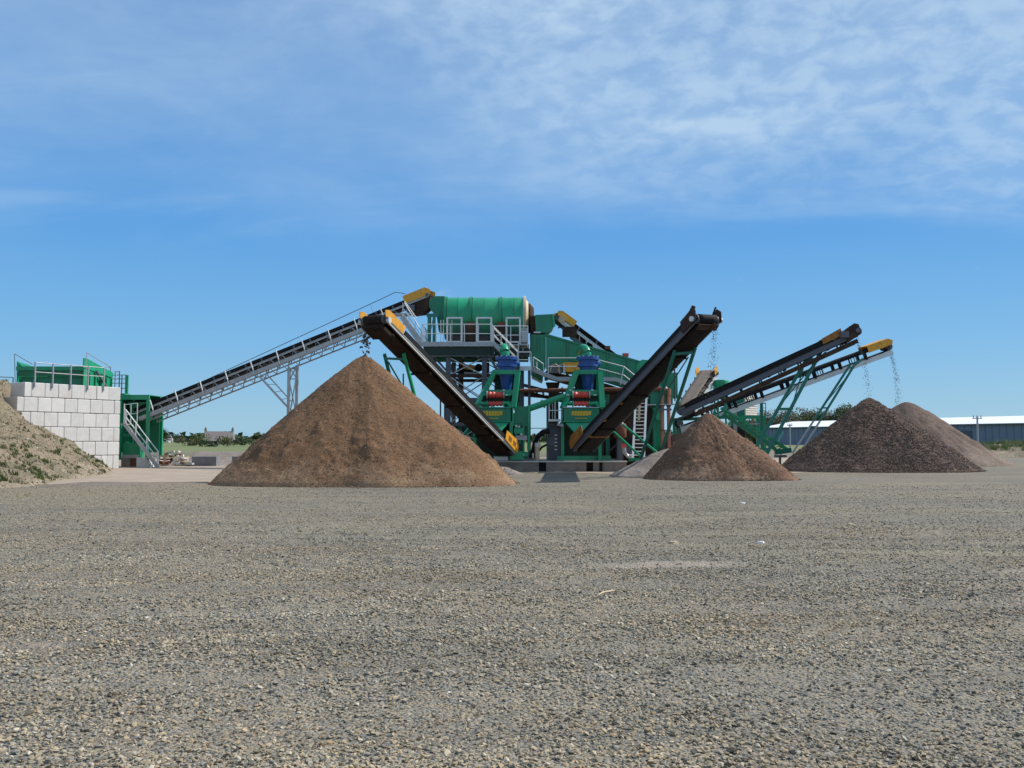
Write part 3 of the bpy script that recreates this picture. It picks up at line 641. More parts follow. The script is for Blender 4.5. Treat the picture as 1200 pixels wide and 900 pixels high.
def toe(name, pile, apex, rad, n, lo, hi, mat, a0=150, a1=380):
    A = sorted(rad); ang = rng.uniform(a0, a1, n) % 360; xs_ = [a for a, _ in A]+[360+A[0][0]]; ys_ = [r_ for _, r_ in A]+[A[0][1]]
    rr_ = np.interp(ang, xs_, ys_)*(.985+np.abs(rng.normal(0, .022, n))); s = lo+(hi-lo)*rng.beta(1.2, 4, n)
    p = np.stack([apex.x+np.cos(np.radians(ang))*rr_, apex.y+np.sin(np.radians(ang))*rr_, .02+s*.2], 1)
    return scatter(name, p, s, mat, parent=pile, loc=tuple(pile.location), tilt=.7)
DKST = stonemat('dark_pile_stone', [(0, (.08, .054, .043)), (.4, (.125, .084, .066)), (.75, (.18, .125, .10)), (1, (.30, .22, .18))])
SDST = stonemat('sand_lump', [(0, (.13, .07, .04)), (.5, (.24, .14, .08)), (1, (.40, .28, .19))])
def area_weight(v, apex):   # thin the crowded rings near the apex
    d = np.linalg.norm(v[:, :2]-np.array([apex.x, apex.y]), axis=1); keep = rng.uniform(0, 1, len(v)) < (d/d.max())*1.0; return v[keep]
surf_scatter('loose_stone', o_dark, area_weight(v_dark, o_dark.location), 42000, .03, .11, DKST)
surf_scatter('loose_lump', o_big, area_weight(v_big, o_big.location), 14000, .015, .07, SDST)
surf_scatter('loose_lump', o_small, area_weight(v_small, o_small.location), 6000, .015, .08, SDST)
toe('toe_lump', o_big, W(427, 417.5, 38.6), [(0, 5.9), (90, 6.3), (180, 5.75), (217, 6.0), (245, 5.1), (270, 4.75), (295, 5.4), (328, 6.9)], 2600, .02, .11, SDST)
toe('toe_lump', o_small, W(829, 484, 41.6), [(0, 3.7), (90, 3.3), (180, 2.75), (200, 2.8), (226, 2.75), (270, 2.45), (300, 2.75), (332, 3.85)], 1500, .02, .10, SDST)
toe('toe_stone', o_dark, W(1018, 467, 54), [(0, 5.4), (90, 5.0), (180, 5.0), (207, 6.1), (235, 5.2), (270, 4.5), (305, 5.3), (335, 5.8)], 2600, .04, .13, DKST)
# soil bank, left edge of the yard
def bank_h(x, y):
    xt = -19.9+(46-y)*.15 if y < 46 else -19.9-(y-46)*.42
    d = xt-x+.8*fbm(x, y, 3, 3, .3)
    h = min(.64*max(d, 0), 3.35)+2.2*max(0, d-5.3)
    cap = 5.3+.25*fbm(x, y, 5, 3, .5); h = cap-(math.sqrt((cap-h)**2+.15)+(cap-h))*.5*1 if False else min(h, cap-.25*math.exp(-abs(h-cap)))
    if d > 0: h += .11*fbm(x, y, 1, 5, .9)*min(1, d)+.05*fbm(x, y, 4, 3, 4)*min(1, d*2)
    if y > 52.5: h = min(h, 2.2+max(0, (-26.3-x))*2) if x > -27.6 else h
    return h-.05 if d > 0 else -.12
bv, bf = gridmesh(list(np.arange(-48, -15, .22)), list(np.arange(28, 62, .22)), bank_h)
bv = [tuple(a) for a in bv]
bo = single('soil_bank', None, BANKM, 'long weathered soil bank with grass tufts sloping down at the left edge', 'soil bank', Vector((-24, 44, 0)), mesh=mk('soil_bank', bv, bf, BANKM, (-24, 44, 0), True, False))
bvv = np.array(bv); bvv = bvv[(bvv[:, 2] > .05) & (bvv[:, 0] > -32)]
BKST = stonemat('bank_clod', [(0, (.12, .095, .06)), (.5, (.27, .21, .15)), (.9, (.36, .3, .23)), (1, (.6, .58, .54))])
surf_scatter('loose_clod', bo, bvv, 9000, .03, .16, BKST)
def tufts(name, parent, pts, mat, loc, hh=(.08, .3), per=14):
    mb = MB(); r = random.Random(9)
    for (x, y, z) in pts:
        s = r.uniform(*hh); rad = s*r.uniform(.5, 1.2)
        for k in range(per):
            a = r.uniform(0, 6.28); q = r.uniform(0, rad); bx, by = x+math.cos(a)*q, y+math.sin(a)*q
            l = s*r.uniform(.6, 1.3); lx, ly = r.uniform(-.5, .5)*l, r.uniform(-.5, .5)*l; w = .018+.02*s
            o = len(mb.v); mb.v += [(bx-w, by, z-.03), (bx+w, by, z-.03), (bx+lx*.5+w*.5, by+ly*.5, z+l*.6), (bx+lx, by+ly, z+l)]; mb.f.append((o, o+1, o+2, o+3))
    ob = bpy.data.objects.new(name, mk(name, mb.v, mb.f, mat, loc, False, False)); COL.objects.link(ob); ob.parent = parent; ob['kind'] = 'stuff'; return ob
gpts = []; dpts = []
for (x, y, z) in bvv[rng.integers(0, len(bvv), 9000)]:
    g = fbm(x, y, 21, 3, .45)
    if g > .26 and random.random() < .8: gpts.append((x, y, z))
    elif random.random() < .25: dpts.append((x, y, z))
tufts('grass', bo, sorted(gpts, key=lambda q: q[2]+random.random()*2)[:420], GRASS, (-24, 44, 0), (.05, .2), 9); tufts('dry_grass', bo, dpts[:900], GRASSD, (-24, 44, 0), (.05, .2), 10)
def clump(px, py, Y, s, n, mat=GRASS):
    return
# berm of earth and rough grass at the right edge
def berm_h(x, y):
    u = (x-57)/11.5; w = (y-103)/9; q = max(0, 1-u*u-w*w*.9) if x < 57 else max(0, 1-w*w*.9)
    return -.15+1.45*math.sqrt(q)*.9+.25*fbm(x, y, 2, 4, .4)*(q > 0)
bmv, bmf = gridmesh(list(np.arange(42, 90, .5)), list(np.arange(92, 116, .5)), berm_h)
bmo = single('earth_berm', None, BANKM, 'low earth berm with rough grass on top at the right edge of the yard', 'earth berm', Vector((58, 103, 0)), mesh=mk('earth_berm', bmv, bmf, BANKM, (58, 103, 0), True, False))
bmv = np.array(bmv); top = bmv[(bmv[:, 2] > .6) & (bmv[:, 0] < 75)]; top = top[rng.integers(0, len(top), 1500)]
tufts('grass', bmo, [tuple(a) for a in top[:1000]], GRASS, (58, 103, 0), (.25, .6), 12); tufts('dry_grass', bmo, [tuple(a) for a in top[1000:]], GRASSD, (58, 103, 0), (.25, .7), 10)
land('verge', 20, 130, 118, 175, lambda x, y: -.1+ramp(118, 126, y)*.3+.12*fbm(x, y, 3, 3, .2), ROUGHG, 90, 20)
# ------------------------------------------------------------------ block wall
WA = Vector((X(28, 52.2), 52.2, 0)); WBp = Vector((X(140, 57.6), 57.6, 0)); WD = (WBp-WA).normalized(); WN = Vector((WD.y, -WD.x, 0))
def block_wall():
    t = T('retaining_wall', 'pale stacked concrete block wall holding up the green feed hopper', 'wall', (*WBp.xy, 0))
    s = .835; rz = math.atan2(WD.y, WD.x); ch = .03
    # chamfered block
    def blk(l):
        mb = MB(); a, b, c = l/2-.017, 1.3, s-.03
        ring = [(-a, -b), (a, -b), (a, 0), (-a, 0)]
        def lp(z, i): return [(-a+i, -b+i, z), (a-i, -b+i, z), (a-i, -i, z), (-a+i, -i, z)]
        mb.v = lp(0, ch)+lp(ch, 0)+lp(c-ch, 0)+lp(c, ch)
        for j in range(3):
            for k in range(4): q = (k+1) % 4; mb.f.append((4*j+k, 4*j+q, 4*j+4+q, 4*j+4+k))
        mb.f += [(3, 2, 1, 0), (12, 13, 14, 15)]; return mb
    full = blk(s); half = blk(s*.5)
    meshes = {}
    for nm, bb in (('f', full), ('h', half)):
        for i, m in enumerate((CONC, CONC2, CONC3)):
            meshes[nm, i] = mk('block', bb.v, bb.f, m)
    r = random.Random(4)
    for row in range(6):
        z = .0+row*(s-.004)-.02; off = 0 if row in (0,) else 0
        pos = 0.0; kk = 0
        odd = (row % 2 == 0)
        # from the right-hand end leftwards
        seq = []
        if row == 0: seq = ['h', 'h', 'h', 'f', 'f', 'f', 'f', 'f', 'f']
        elif row == 5: seq = ['f']*8
        elif row % 2 == 0: seq = ['h']+['f']*8 if row != 5 else ['f']*8
        else: seq = ['f']*8
        if row == 2: seq = ['h']+['f']*7+['h']
        if row == 4: seq = ['h']+['f']*7+['h']
        if row == 5: seq = ['f']*7+['h']
        for q in seq:
            l = s if q == 'f' else s*.5
            c = WBp-WD*(pos+l/2)+Z*z+WN*r.uniform(-.012, .012)
            M = Matrix.Translation(c) @ Matrix.Rotation(rz+r.uniform(-.004, .004), 4, 'Z') @ Matrix.Translation((0, .79 if WN.dot(Vector((0, -1, 0))) < -9 else 0, 0))
            M = Matrix.Translation(c) @ Matrix.Rotation(rz+r.uniform(-.004, .004), 4, 'Z') @ Matrix.Rotation(math.pi, 4, 'Z')
            # block body extends behind the face
            t.put('block', meshes[q, r.randrange(3)], M)
            pos += l
    zt = 6*(s-.004)
    # lifting stains none; guard rail fixed on the face
    g = T('guard_rail', 'galvanised guard rail bolted along the top of the block wall', 'guard rail', (*WBp.xy, zt))
    def wp(px):
        # point on wall face line that appears at px
        k = (px-600)/F; tt = (WA.x-k*WA.y)/(k*WD.y-WD.x); return WA+WD*tt
    pts = [wp(p)+WN*.05+Z*zt for p in (39, 60, 81, 101.5, 120)]
    for p in pts: g.bar('post', p-Z*.32, p+Z*1.1, .07, .07, GALV)
    for a, b in zip(pts, pts[1:]):
        g.tube('rail', a+Z*1.08, b+Z*1.08, .026, GALV); g.tube('mid_rail', a+Z*.55, b+Z*.55, .024, GALV)
    return zt
ZT = block_wall()
def feed_hopper():
    Y0, Y1 = 58.6, 62.4; x0, x1 = X(17, Y0), X(97, Y0); zt = H(429.5, Y0); zb = ZT-.6
    t = T('feed_hopper', 'large green steel feed hopper with flared wing plates above the block wall', 'hopper', ((x0+x1)/2, 60, 0))
    t.bar('top_beam', (x0, Y0, zt-.12), (x1, Y0, zt-.12), .2, .24, GREEN)
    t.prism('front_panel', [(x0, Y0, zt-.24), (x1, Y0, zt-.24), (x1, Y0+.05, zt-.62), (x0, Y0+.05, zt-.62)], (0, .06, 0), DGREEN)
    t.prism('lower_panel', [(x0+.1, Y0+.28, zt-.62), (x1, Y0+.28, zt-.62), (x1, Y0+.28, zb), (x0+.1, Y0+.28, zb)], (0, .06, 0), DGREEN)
    n = 4
    for k in range(n+1): t.bar('stiffener', (x0+.1+(x1-x0-.2)*k/n, Y0+.24, zb), (x0+.1+(x1-x0-.2)*k/n, Y0+.24, zt-.62), .07, .08, DGREEN)
    # left wing plate and left side
    t.prism('wing_plate', [(x0, Y0-.02, zt-.5), (x0, Y0-.02, zt+.36), (x0+.12, Y0-.02, zt+.2), (x0+.38, Y0-.02, zt), (x0+.38, Y0-.02, zt-.1)], (0, .05, 0), GREEN)
    t.prism('side_panel', [(x0, Y0, zb), (x0, Y1, zb), (x0, Y1, zt), (x0, Y0, zt+.3)], (.06, 0, 0), GREEN)
    # right wing: tall at the front, falling away to the rear
    zk = H(419.5, Y0-.3); z2 = H(438.5, Y1)
    t.prism('wing_plate', [(x1+.02, Y0-.35, zt-.1), (x1+.02, Y0-.3, zk), (x1+.03, Y0+.05, zk), (x1+.1, Y1, z2+.1), (x1+.1, Y1, z2-.25)], (.06, 0, 0), GREEN)
    t.prism('side_panel', [(x1-.02, Y0-.2, zb), (x1-.02, Y1, zb), (x1+.04, Y1, z2-.1), (x1, Y0-.2, zt-.05)], (.05, 0, 0), GREEN)
    for k in range(5): yy = Y0+.5+k*.8; t.bar('stiffener', (x1+.1, yy, zb), (x1+.12, yy, zt-.35-k*.05), .09, .1, GREEN)
    t.bar('ram', (x1+.2, Y0+1.2, zt-.2), (x1+.25, Y1-.5, zb+.4), .12, .12, STEEL)
    t.prism('rear_panel', [(x0, Y1, zb), (x1, Y1, zb), (x1, Y1, zt-.3), (x0, Y1, zt-.3)], (0, .06, 0), DGREEN)
    ch = [(x0+.1, Y0+.4, zb), (x1-.1, Y0+.4, zb), (x1-.1, Y1, zb), (x0+.1, Y1, zb)]
    t.prism('grizzly_floor', ch, (0, 0, .05), DIRTST)
    for k in range(4): 
        xx = x0+.3+(x1-x0-.6)*k/3; t.bar('leg', (xx, Y0+1.2, 0), (xx, Y0+1.2, zb), .2, .2, DGREEN)
    # thin wires and poles of the access rail round the hopper mouth
    r1 = T('guard_rail', 'thin sloping guard rail behind the left wing plate of the feed hopper', 'guard rail', (x0, Y0+1, zb))
    r1.tube('rail', W(17, 414.5, Y0), W(38, 427, Y0+.5), .02, STEEL); r1.tube('post', W(17, 414.5, Y0), (x0, Y0-.05, zb), .02, STEEL)
    r2 = T('guard_rail', 'thin sloping guard rail above the right wing plate of the feed hopper', 'guard rail', (x1, Y0, zb))
    pa = W(101.5, 413, Y0-.4); pb = W(129.5, 430, Y1)
    r2.tube('rail', pa, pb, .022, GALV); r2.tube('mid_rail', W(118, 430.5, Y1-1.2), pb, .02, GALV); r2.tube('post', pa, (pa.x, pa.y, zb), .025, GALV); r2.tube('post', pb, (pb.x, pb.y, zb), .025, STEEL)
    # rear walkway with ladder hoops
    Y = 62.6; c = T('access_ladder', 'grey caged access ladder rising between feed hopper and feeder housing', 'ladder', (X(138, Y), Y, 0))
    for px, y0 in ((129, 437), (133, 435), (138, 435), (141, 439), (145.5, 439)):
        c.tube('upright', (X(px, Y), Y, H(463, Y)), (X(px, Y), Y, H(y0, Y)), .035, TEAL if px > 137 else GALV)
    for yy in (435.5, 439.5, 444, 449, 455): c.tube('hoop', (X(129 if yy > 436 else 133, Y), Y, H(yy, Y)), (X(145.5 if yy > 438 else 138, Y), Y, H(yy, Y)), .028, GALV)
    c.box('platform', (X(137, Y), Y+.2, H(462, Y)), (1.1, .9, .08), GREEN)
    c.bar('upright', (X(143.5, Y), Y+.5, 0), (X(143.5, Y), Y+.5, H(439, Y)), .16, .16, GREEN)
    b = G(6, 60); gr = T('guard_rail', 'grey guard rail on top of the soil bank at the far left edge', 'guard rail', (b.x, b.y, 4.6))
    p0, p1 = W(-12, 455, 60), W(15, 456, 60); gr.rail([p0, p1], STEEL, h=.75, mids=(.35,), every=1.0, r=.025)
feed_hopper()
def feeder_housing():
    Y0, Y1 = 60.6, 63.0; x0, x1 = X(139, Y0), X(174, Y0); zt = H(463.5, Y0); 
    t = T('feeder_housing', 'dark green steel housing between the block wall and the long feed conveyor', 'housing', ((x0+x1)/2, 62, 0))
    t.bar('top_beam', (x0, Y0, zt-.13), (x1, Y0, zt-.13), .15, .28, GREEN)
    for x in (x0+.08, x1-.08):
        for y in (Y0+.02, Y1): t.bar('leg', (x, y, .45), (x, y, zt-.27), .18, .18, GREEN)
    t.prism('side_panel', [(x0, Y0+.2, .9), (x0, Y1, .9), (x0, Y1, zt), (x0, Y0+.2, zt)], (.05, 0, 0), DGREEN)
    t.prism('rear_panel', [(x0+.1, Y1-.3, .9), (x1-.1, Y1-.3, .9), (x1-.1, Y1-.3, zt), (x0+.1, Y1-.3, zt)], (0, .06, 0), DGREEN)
    t.prism('roof_panel', [(x0, Y0, zt), (x1, Y0, zt), (x1, Y1, zt), (x0, Y1, zt)], (0, 0, .05), GREEN)
    t.bar('cross_beam', (x0+.2, Y0+.1, H(510, Y0)), (x1-.2, Y0+.1, H(510, Y0)), .14, .16, DGREEN)
    t.prism('hopper_chute', [(x0+.3, Y0+.6, zt-.4), (x1-.3, Y0+.6, zt-.4), (x1-.6, Y0+.9, 3.0), (x0+.5, Y0+.9, 3.0)], (0, 1.2, 0), DGREEN)
    t.box('drive_tank', (X(153, Y0), Y0+.5, H(525.5, Y0)-.1), (1.15, .7, .95), GREEN)
    t.bar('skid', (x0+.2, Y0+.15, .62), (X(162, Y0), Y0+.15, .62), .12, .3, GALV)
    for i, (px, w, m, nm, lb) in enumerate(((148.5, .65, DCONC, 'concrete_block', 'small grey concrete block under the feeder housing beside the wall'), (158, .5, RUST, 'concrete_block', 'rust stained square block under the feeder housing'))):
        single(nm, MB().box((X(px, Y0), Y0+.3, .27), (w, .6, .58)), m, lb, 'block', Vector((X(px, Y0), Y0+.3, 0)))
    a, b = X(162, 59.6), X(178, 59.6)
    single('concrete_footing', MB().prism([(a, 59.4, -.05), (b, 59.4, -.05), (b-.32, 59.4, .62), (a, 59.4, .62)], (0, .8, 0)), CONC3, 'pale wedge shaped concrete footing beside the foot of the access stair', 'footing', Vector((a, 59.5, 0)))
    # landing and stair
    s = T('access_stair', 'galvanised access stair with open treads at the right end of the block wall', 'stair', (X(183, 59), 59, 0))
    top = Vector((X(145.5, 59.0), 59.0, H(497, 59.0))); foot = Vector((X(186, 58.8), 58.8, 0.0))
    s.stairs(foot, top, (-.35, 1, 0), 1.1, GALV, .24)
    lx0, lx1 = X(138, 59), X(146, 59); s.box('landing', ((lx0+lx1)/2, 59.5, top.z), (lx1-lx0, 1.1, .06), GALV)
    s.rail([(lx0, 59.9, top.z), (X(160, 59.9), 59.9, top.z+.1)], h=1.25, every=.45, mids=(.6,))
    s.tube('post', (X(144.5, 59), 59, top.z), (X(144.5, 59), 59, top.z+1.3), .03, GALVL)
feeder_housing()
def debris():
    r = random.Random(8); c = Vector((X(208, 63), 63, 0))
    t = T('timber_pile', 'jumbled pile of broken timber and rubble behind the access stair', 'debris', c)
    for k in range(42):
        x = X(r.uniform(192, 226), 63); hh = max(.1, .95*(1-abs(x-X(203, 63))/1.6)); z = r.uniform(.02, hh); y = 63+r.uniform(-.8, .8)
        a = r.uniform(0, 3.14); e = r.uniform(-.35, .35); l = r.uniform(.3, 1.0); d = Vector((math.cos(a)*math.cos(e), math.sin(a)*math.cos(e), math.sin(e)))*l*.5; p = Vector((x, y, z))
        t.bar('timber', p-d, p+d, r.uniform(.06, .22), r.uniform(.04, .14), r.choice((WOOD, CREAM, CLAD, RUST, CONC)))
    t.bar('timber', W(172, 534.5, 61.5), W(197, 534.5, 61.5), .08, .1, CREAM)
debris()
for i, (a, b, lb) in enumerate(((225, 253.5, 'dark grey concrete bay block beside the timber pile'), (272, 300, 'dark grey concrete bay block partly hidden by the tall sand pile'))):
    Y = 62.5; single('bay_block', MB().box(((X(a, Y)+X(b, Y))/2, Y+.5, .30), (X(b, Y)-X(a, Y), .9, .66)), BAYC, lb, 'block', Vector((X(a, Y), Y, 0)))
sv, sf = gridmesh(list(np.linspace(X(215, 68), X(420, 68), 50)), list(np.linspace(63.6, 76, 20)), lambda x, y: -.1+1.0*math.exp(-((y-68)/2.6)**2)*ramp(X(210, 68), X(235, 68), x)+.15*fbm(x, y, 2, 4, .7))
single('gravel_ridge', None, GREYS, 'low grey gravel ridge behind the dark bay blocks', 'gravel ridge', Vector((-22, 68, 0)), mesh=mk('gravel_ridge', sv, sf, GREYS, (-22, 68, 0), True, False))

# ------------------------------------------------------------------ belt conveyors
def conveyor(name, label, tail, head, w, chan=SLATE, chan_h=.26, belt=RUBBER, under=BROWNR, gap=.18, depth=.5, idler_every=1.3, cross_every=1.6,
             drum=.24, guard=YEL, guard_len=1.6, guard_h=.42, tailguard=None, trough=.13, lower=None, lower_gap=0, group=None, cmat=BROWNR, oddcross=None, pans=True):
    tail = Vector(tail); head = Vector(head); u = (head-tail).normalized(); L_ = (head-tail).length
    s = u.cross(Z).normalized(); n = s.cross(u).normalized(); P = lambda t, a, b: tail+u*t+s*a+n*b
    t = T(name, label, 'conveyor', (tail.x, tail.y, 0), group); bw = w*.78
    # carrying strand: troughed; it wraps the head drum and returns flat below
    mb = MB(); prof = [(-bw/2, trough), (-bw*.24, 0), (bw*.24, 0), (bw/2, trough)]; N_ = 14; rows = []
    for i in range(N_+1):
        tt = L_*i/N_; k = min(1, (L_-tt)/.9, (tt+.05)/.9) if i not in (0, N_) else 0
        rows.append([P(tt, a, b*k+.02) for a, b in prof])
    for q in range(1, 9):
        an = math.pi*q/8; rows.append([P(L_+math.sin(an)*drum, a, -drum+.02+math.cos(an)*drum) for a, b in prof])
    for i in range(1, N_):
        tt = L_*(1-i/N_); rows.append([P(tt, a, -2*drum+.02 - .03*math.sin(math.pi*i/N_)) for a, b in prof])
    for q in range(0, 8):
        an = math.pi*q/8; rows.append([P(-math.sin(an)*drum, a, -drum+.02-math.cos(an)*drum) for a, b in prof])
    nr = len(rows)
    for side in (0, 1):
        for row in rows:
            mb.v += [tuple(p) for p in row]
    for i in range(nr):
        j = (i+1) % nr
        for k in range(3): mb.f.append((i*4+k, i*4+k+1, j*4+k+1, j*4+k))
    mb.v = mb.v[:nr*4]
    bo_ = t.put('belt', mk('belt', mb.v, mb.f, belt, t.loc, True, True)); md = bo_.modifiers.new('thickness', 'SOLIDIFY'); md.thickness = .018; md.offset = 0
    for sg in (-1, 1):
        t.bar('side_channel', P(-.1, sg*w/2, -gap-chan_h/2), P(L_+.05, sg*w/2, -gap-chan_h/2), .07, chan_h, chan, n)
        t.bar('channel_flange', P(-.1, sg*(w/2-.0), -gap+.012), P(L_+.05, sg*(w/2-.0), -gap+.012), .13, .02, chan, n)
        if lower: t.bar('lower_channel', P(.6, sg*w/2, -gap-chan_h-lower_gap-lower[1]/2), P(L_-.25, sg*w/2, -gap-chan_h-lower_gap-lower[1]/2), .08, lower[1], lower[0], n)
    t.tube('head_drum', P(L_, -w*.46, -drum+.02), P(L_, w*.46, -drum+.02), drum-.012, STEEL); t.tube('tail_drum', P(0, -w*.46, -drum+.02), P(0, w*.46, -drum+.02), drum-.012, STEEL)
    for sg in (-1, 1):
        t.box('bearing', P(L_, sg*(w/2+.06), -drum+.02)-Z*.0, (.16, .16, .18), STEEL, math.atan2(u.y, u.x)); 
    # troughing idlers: one shared mesh
    im = MB(); rr = .055
    im.tube((-bw*.24, 0, -.07), (bw*.24, 0, -.07), rr); im.tube((bw*.25, 0, -.065), (bw*.52, 0, trough-.05), rr); im.tube((-bw*.25, 0, -.065), (-bw*.52, 0, trough-.05), rr)
    for sg in (-1, 1): im.bar((sg*w*.5, 0, -gap), (sg*w*.5, 0, trough-.02), .05, .09); im.bar((sg*bw*.25, 0, -gap+.02), (sg*bw*.25, 0, -.05), .03, .05)
    im.bar((-w*.5, 0, -gap+.02), (w*.5, 0, -gap+.02), .08, .04)
    ime = mk('idler', im.v, im.f, STEEL, smooth=True); Rm = Matrix((s, u, n)).transposed().to_4x4()
    m = int(L_/idler_every)
    for i in range(1, m):
        M = Rm.copy(); M.translation = P(L_*i/m, 0, 0); t.put('idler', ime, M)
    k = int(L_/cross_every); cm = oddcross or {}
    for i in range(1, k):
        t.bar('cross_member', P(L_*i/k, -w/2, -gap-chan_h-.02), P(L_*i/k, w/2, -gap-chan_h-.02), .1, .07, cm.get(i, cmat), n)
        if i % 2: t.tube('return_roller', P(L_*(i+.5)/k, -w*.45, -2*drum-.05), P(L_*(i+.5)/k, w*.45, -2*drum-.05), .05, BROWNR)
    # dirty pan plates between the channels, seen from below
    kk = max(3, int(L_/2.4))
    for i in range(kk if pans else 0):
        a, b = L_*i/kk+.03, L_*(i+1)/kk-.03; b = min(b, L_-.8)
        t.prism('belly_pan', [P(a, -w/2+.04, -gap-chan_h+.03), P(a, w/2-.04, -gap-chan_h+.03), P(b, w/2-.04, -gap-chan_h+.03), P(b, -w/2+.04, -gap-chan_h+.03)], n*.012, under)
    if guard:
        for sg in (-1, 1):
            a, b = L_-guard_len, L_+.18
            t.prism('head_guard', [P(a, sg*(w/2+.05), -.12), P(b, sg*(w/2+.05), -.12), P(b+.12, sg*(w/2+.05), guard_h*.4), P(b-.15, sg*(w/2+.05), guard_h), P(a, sg*(w/2+.05), guard_h)], s*.03*sg, guard)
    if tailguard:
        for sg in (-1, 1):
            g = t.prism('tail_guard', [P(-.15, sg*(w/2+.1), -.2), P(1.5, sg*(w/2+.1), -.1), P(1.5, sg*(w/2+.1), .4), P(.15, sg*(w/2+.1), .46), P(-.2, sg*(w/2+.1), .2)], s*.03*sg, tailguard)
            if tailguard is YEL:   # red maker's lettering, blurred in the photograph
                for q, (x0, x1) in enumerate(((.2, .62), (.8, 1.22))):
                    mb = MB()
                    for j in range(3): xx = x0+(x1-x0)*j/3; mb.prism([P(xx, sg*(w/2+.135), .0), P(xx+.09, sg*(w/2+.135), .0), P(xx+.11, sg*(w/2+.135), .25), P(xx+.02, sg*(w/2+.135), .25)], s*.008*sg)
                    t.put('lettering', mk('lettering', mb.v, mb.f, RUST, t.loc), None, g)
    return t, P, L_, u, s, n
def falling(label, top, bottom, n, spread, size, seed, drift=0):
    r = random.Random(seed); mb = MB(); top = Vector(top); bottom = Vector(bottom); u8 = unit_cyl(5, .6)
    for i in range(n):
        q = r.random(); tt = q**1.3; p = top.lerp(bottom, tt); p.z = top.z+(bottom.z-top.z)*tt
        a = 1-(1-tt)**2; p.x = top.x+(bottom.x-top.x)*a; sp = spread*(.5+.8*tt)
        p += Vector((r.gauss(0, sp), r.gauss(0, sp), r.gauss(0, .1))); s = r.uniform(.5, 1.3)*size
        mb.add(u8, Matrix.Translation(p) @ Matrix.Rotation(r.uniform(0, 6), 4, Vector((r.gauss(0, 1), r.gauss(0, 1), 1)).normalized()) @ Matrix.Diagonal((s, s*.7, s*.8, 1)))
    o = single('falling_stones', mb, MATS['dark_stone_bit'], label, None, Vector(bottom), kind='stuff')
material('dark_stone_bit', (.10, .07, .055), .9)
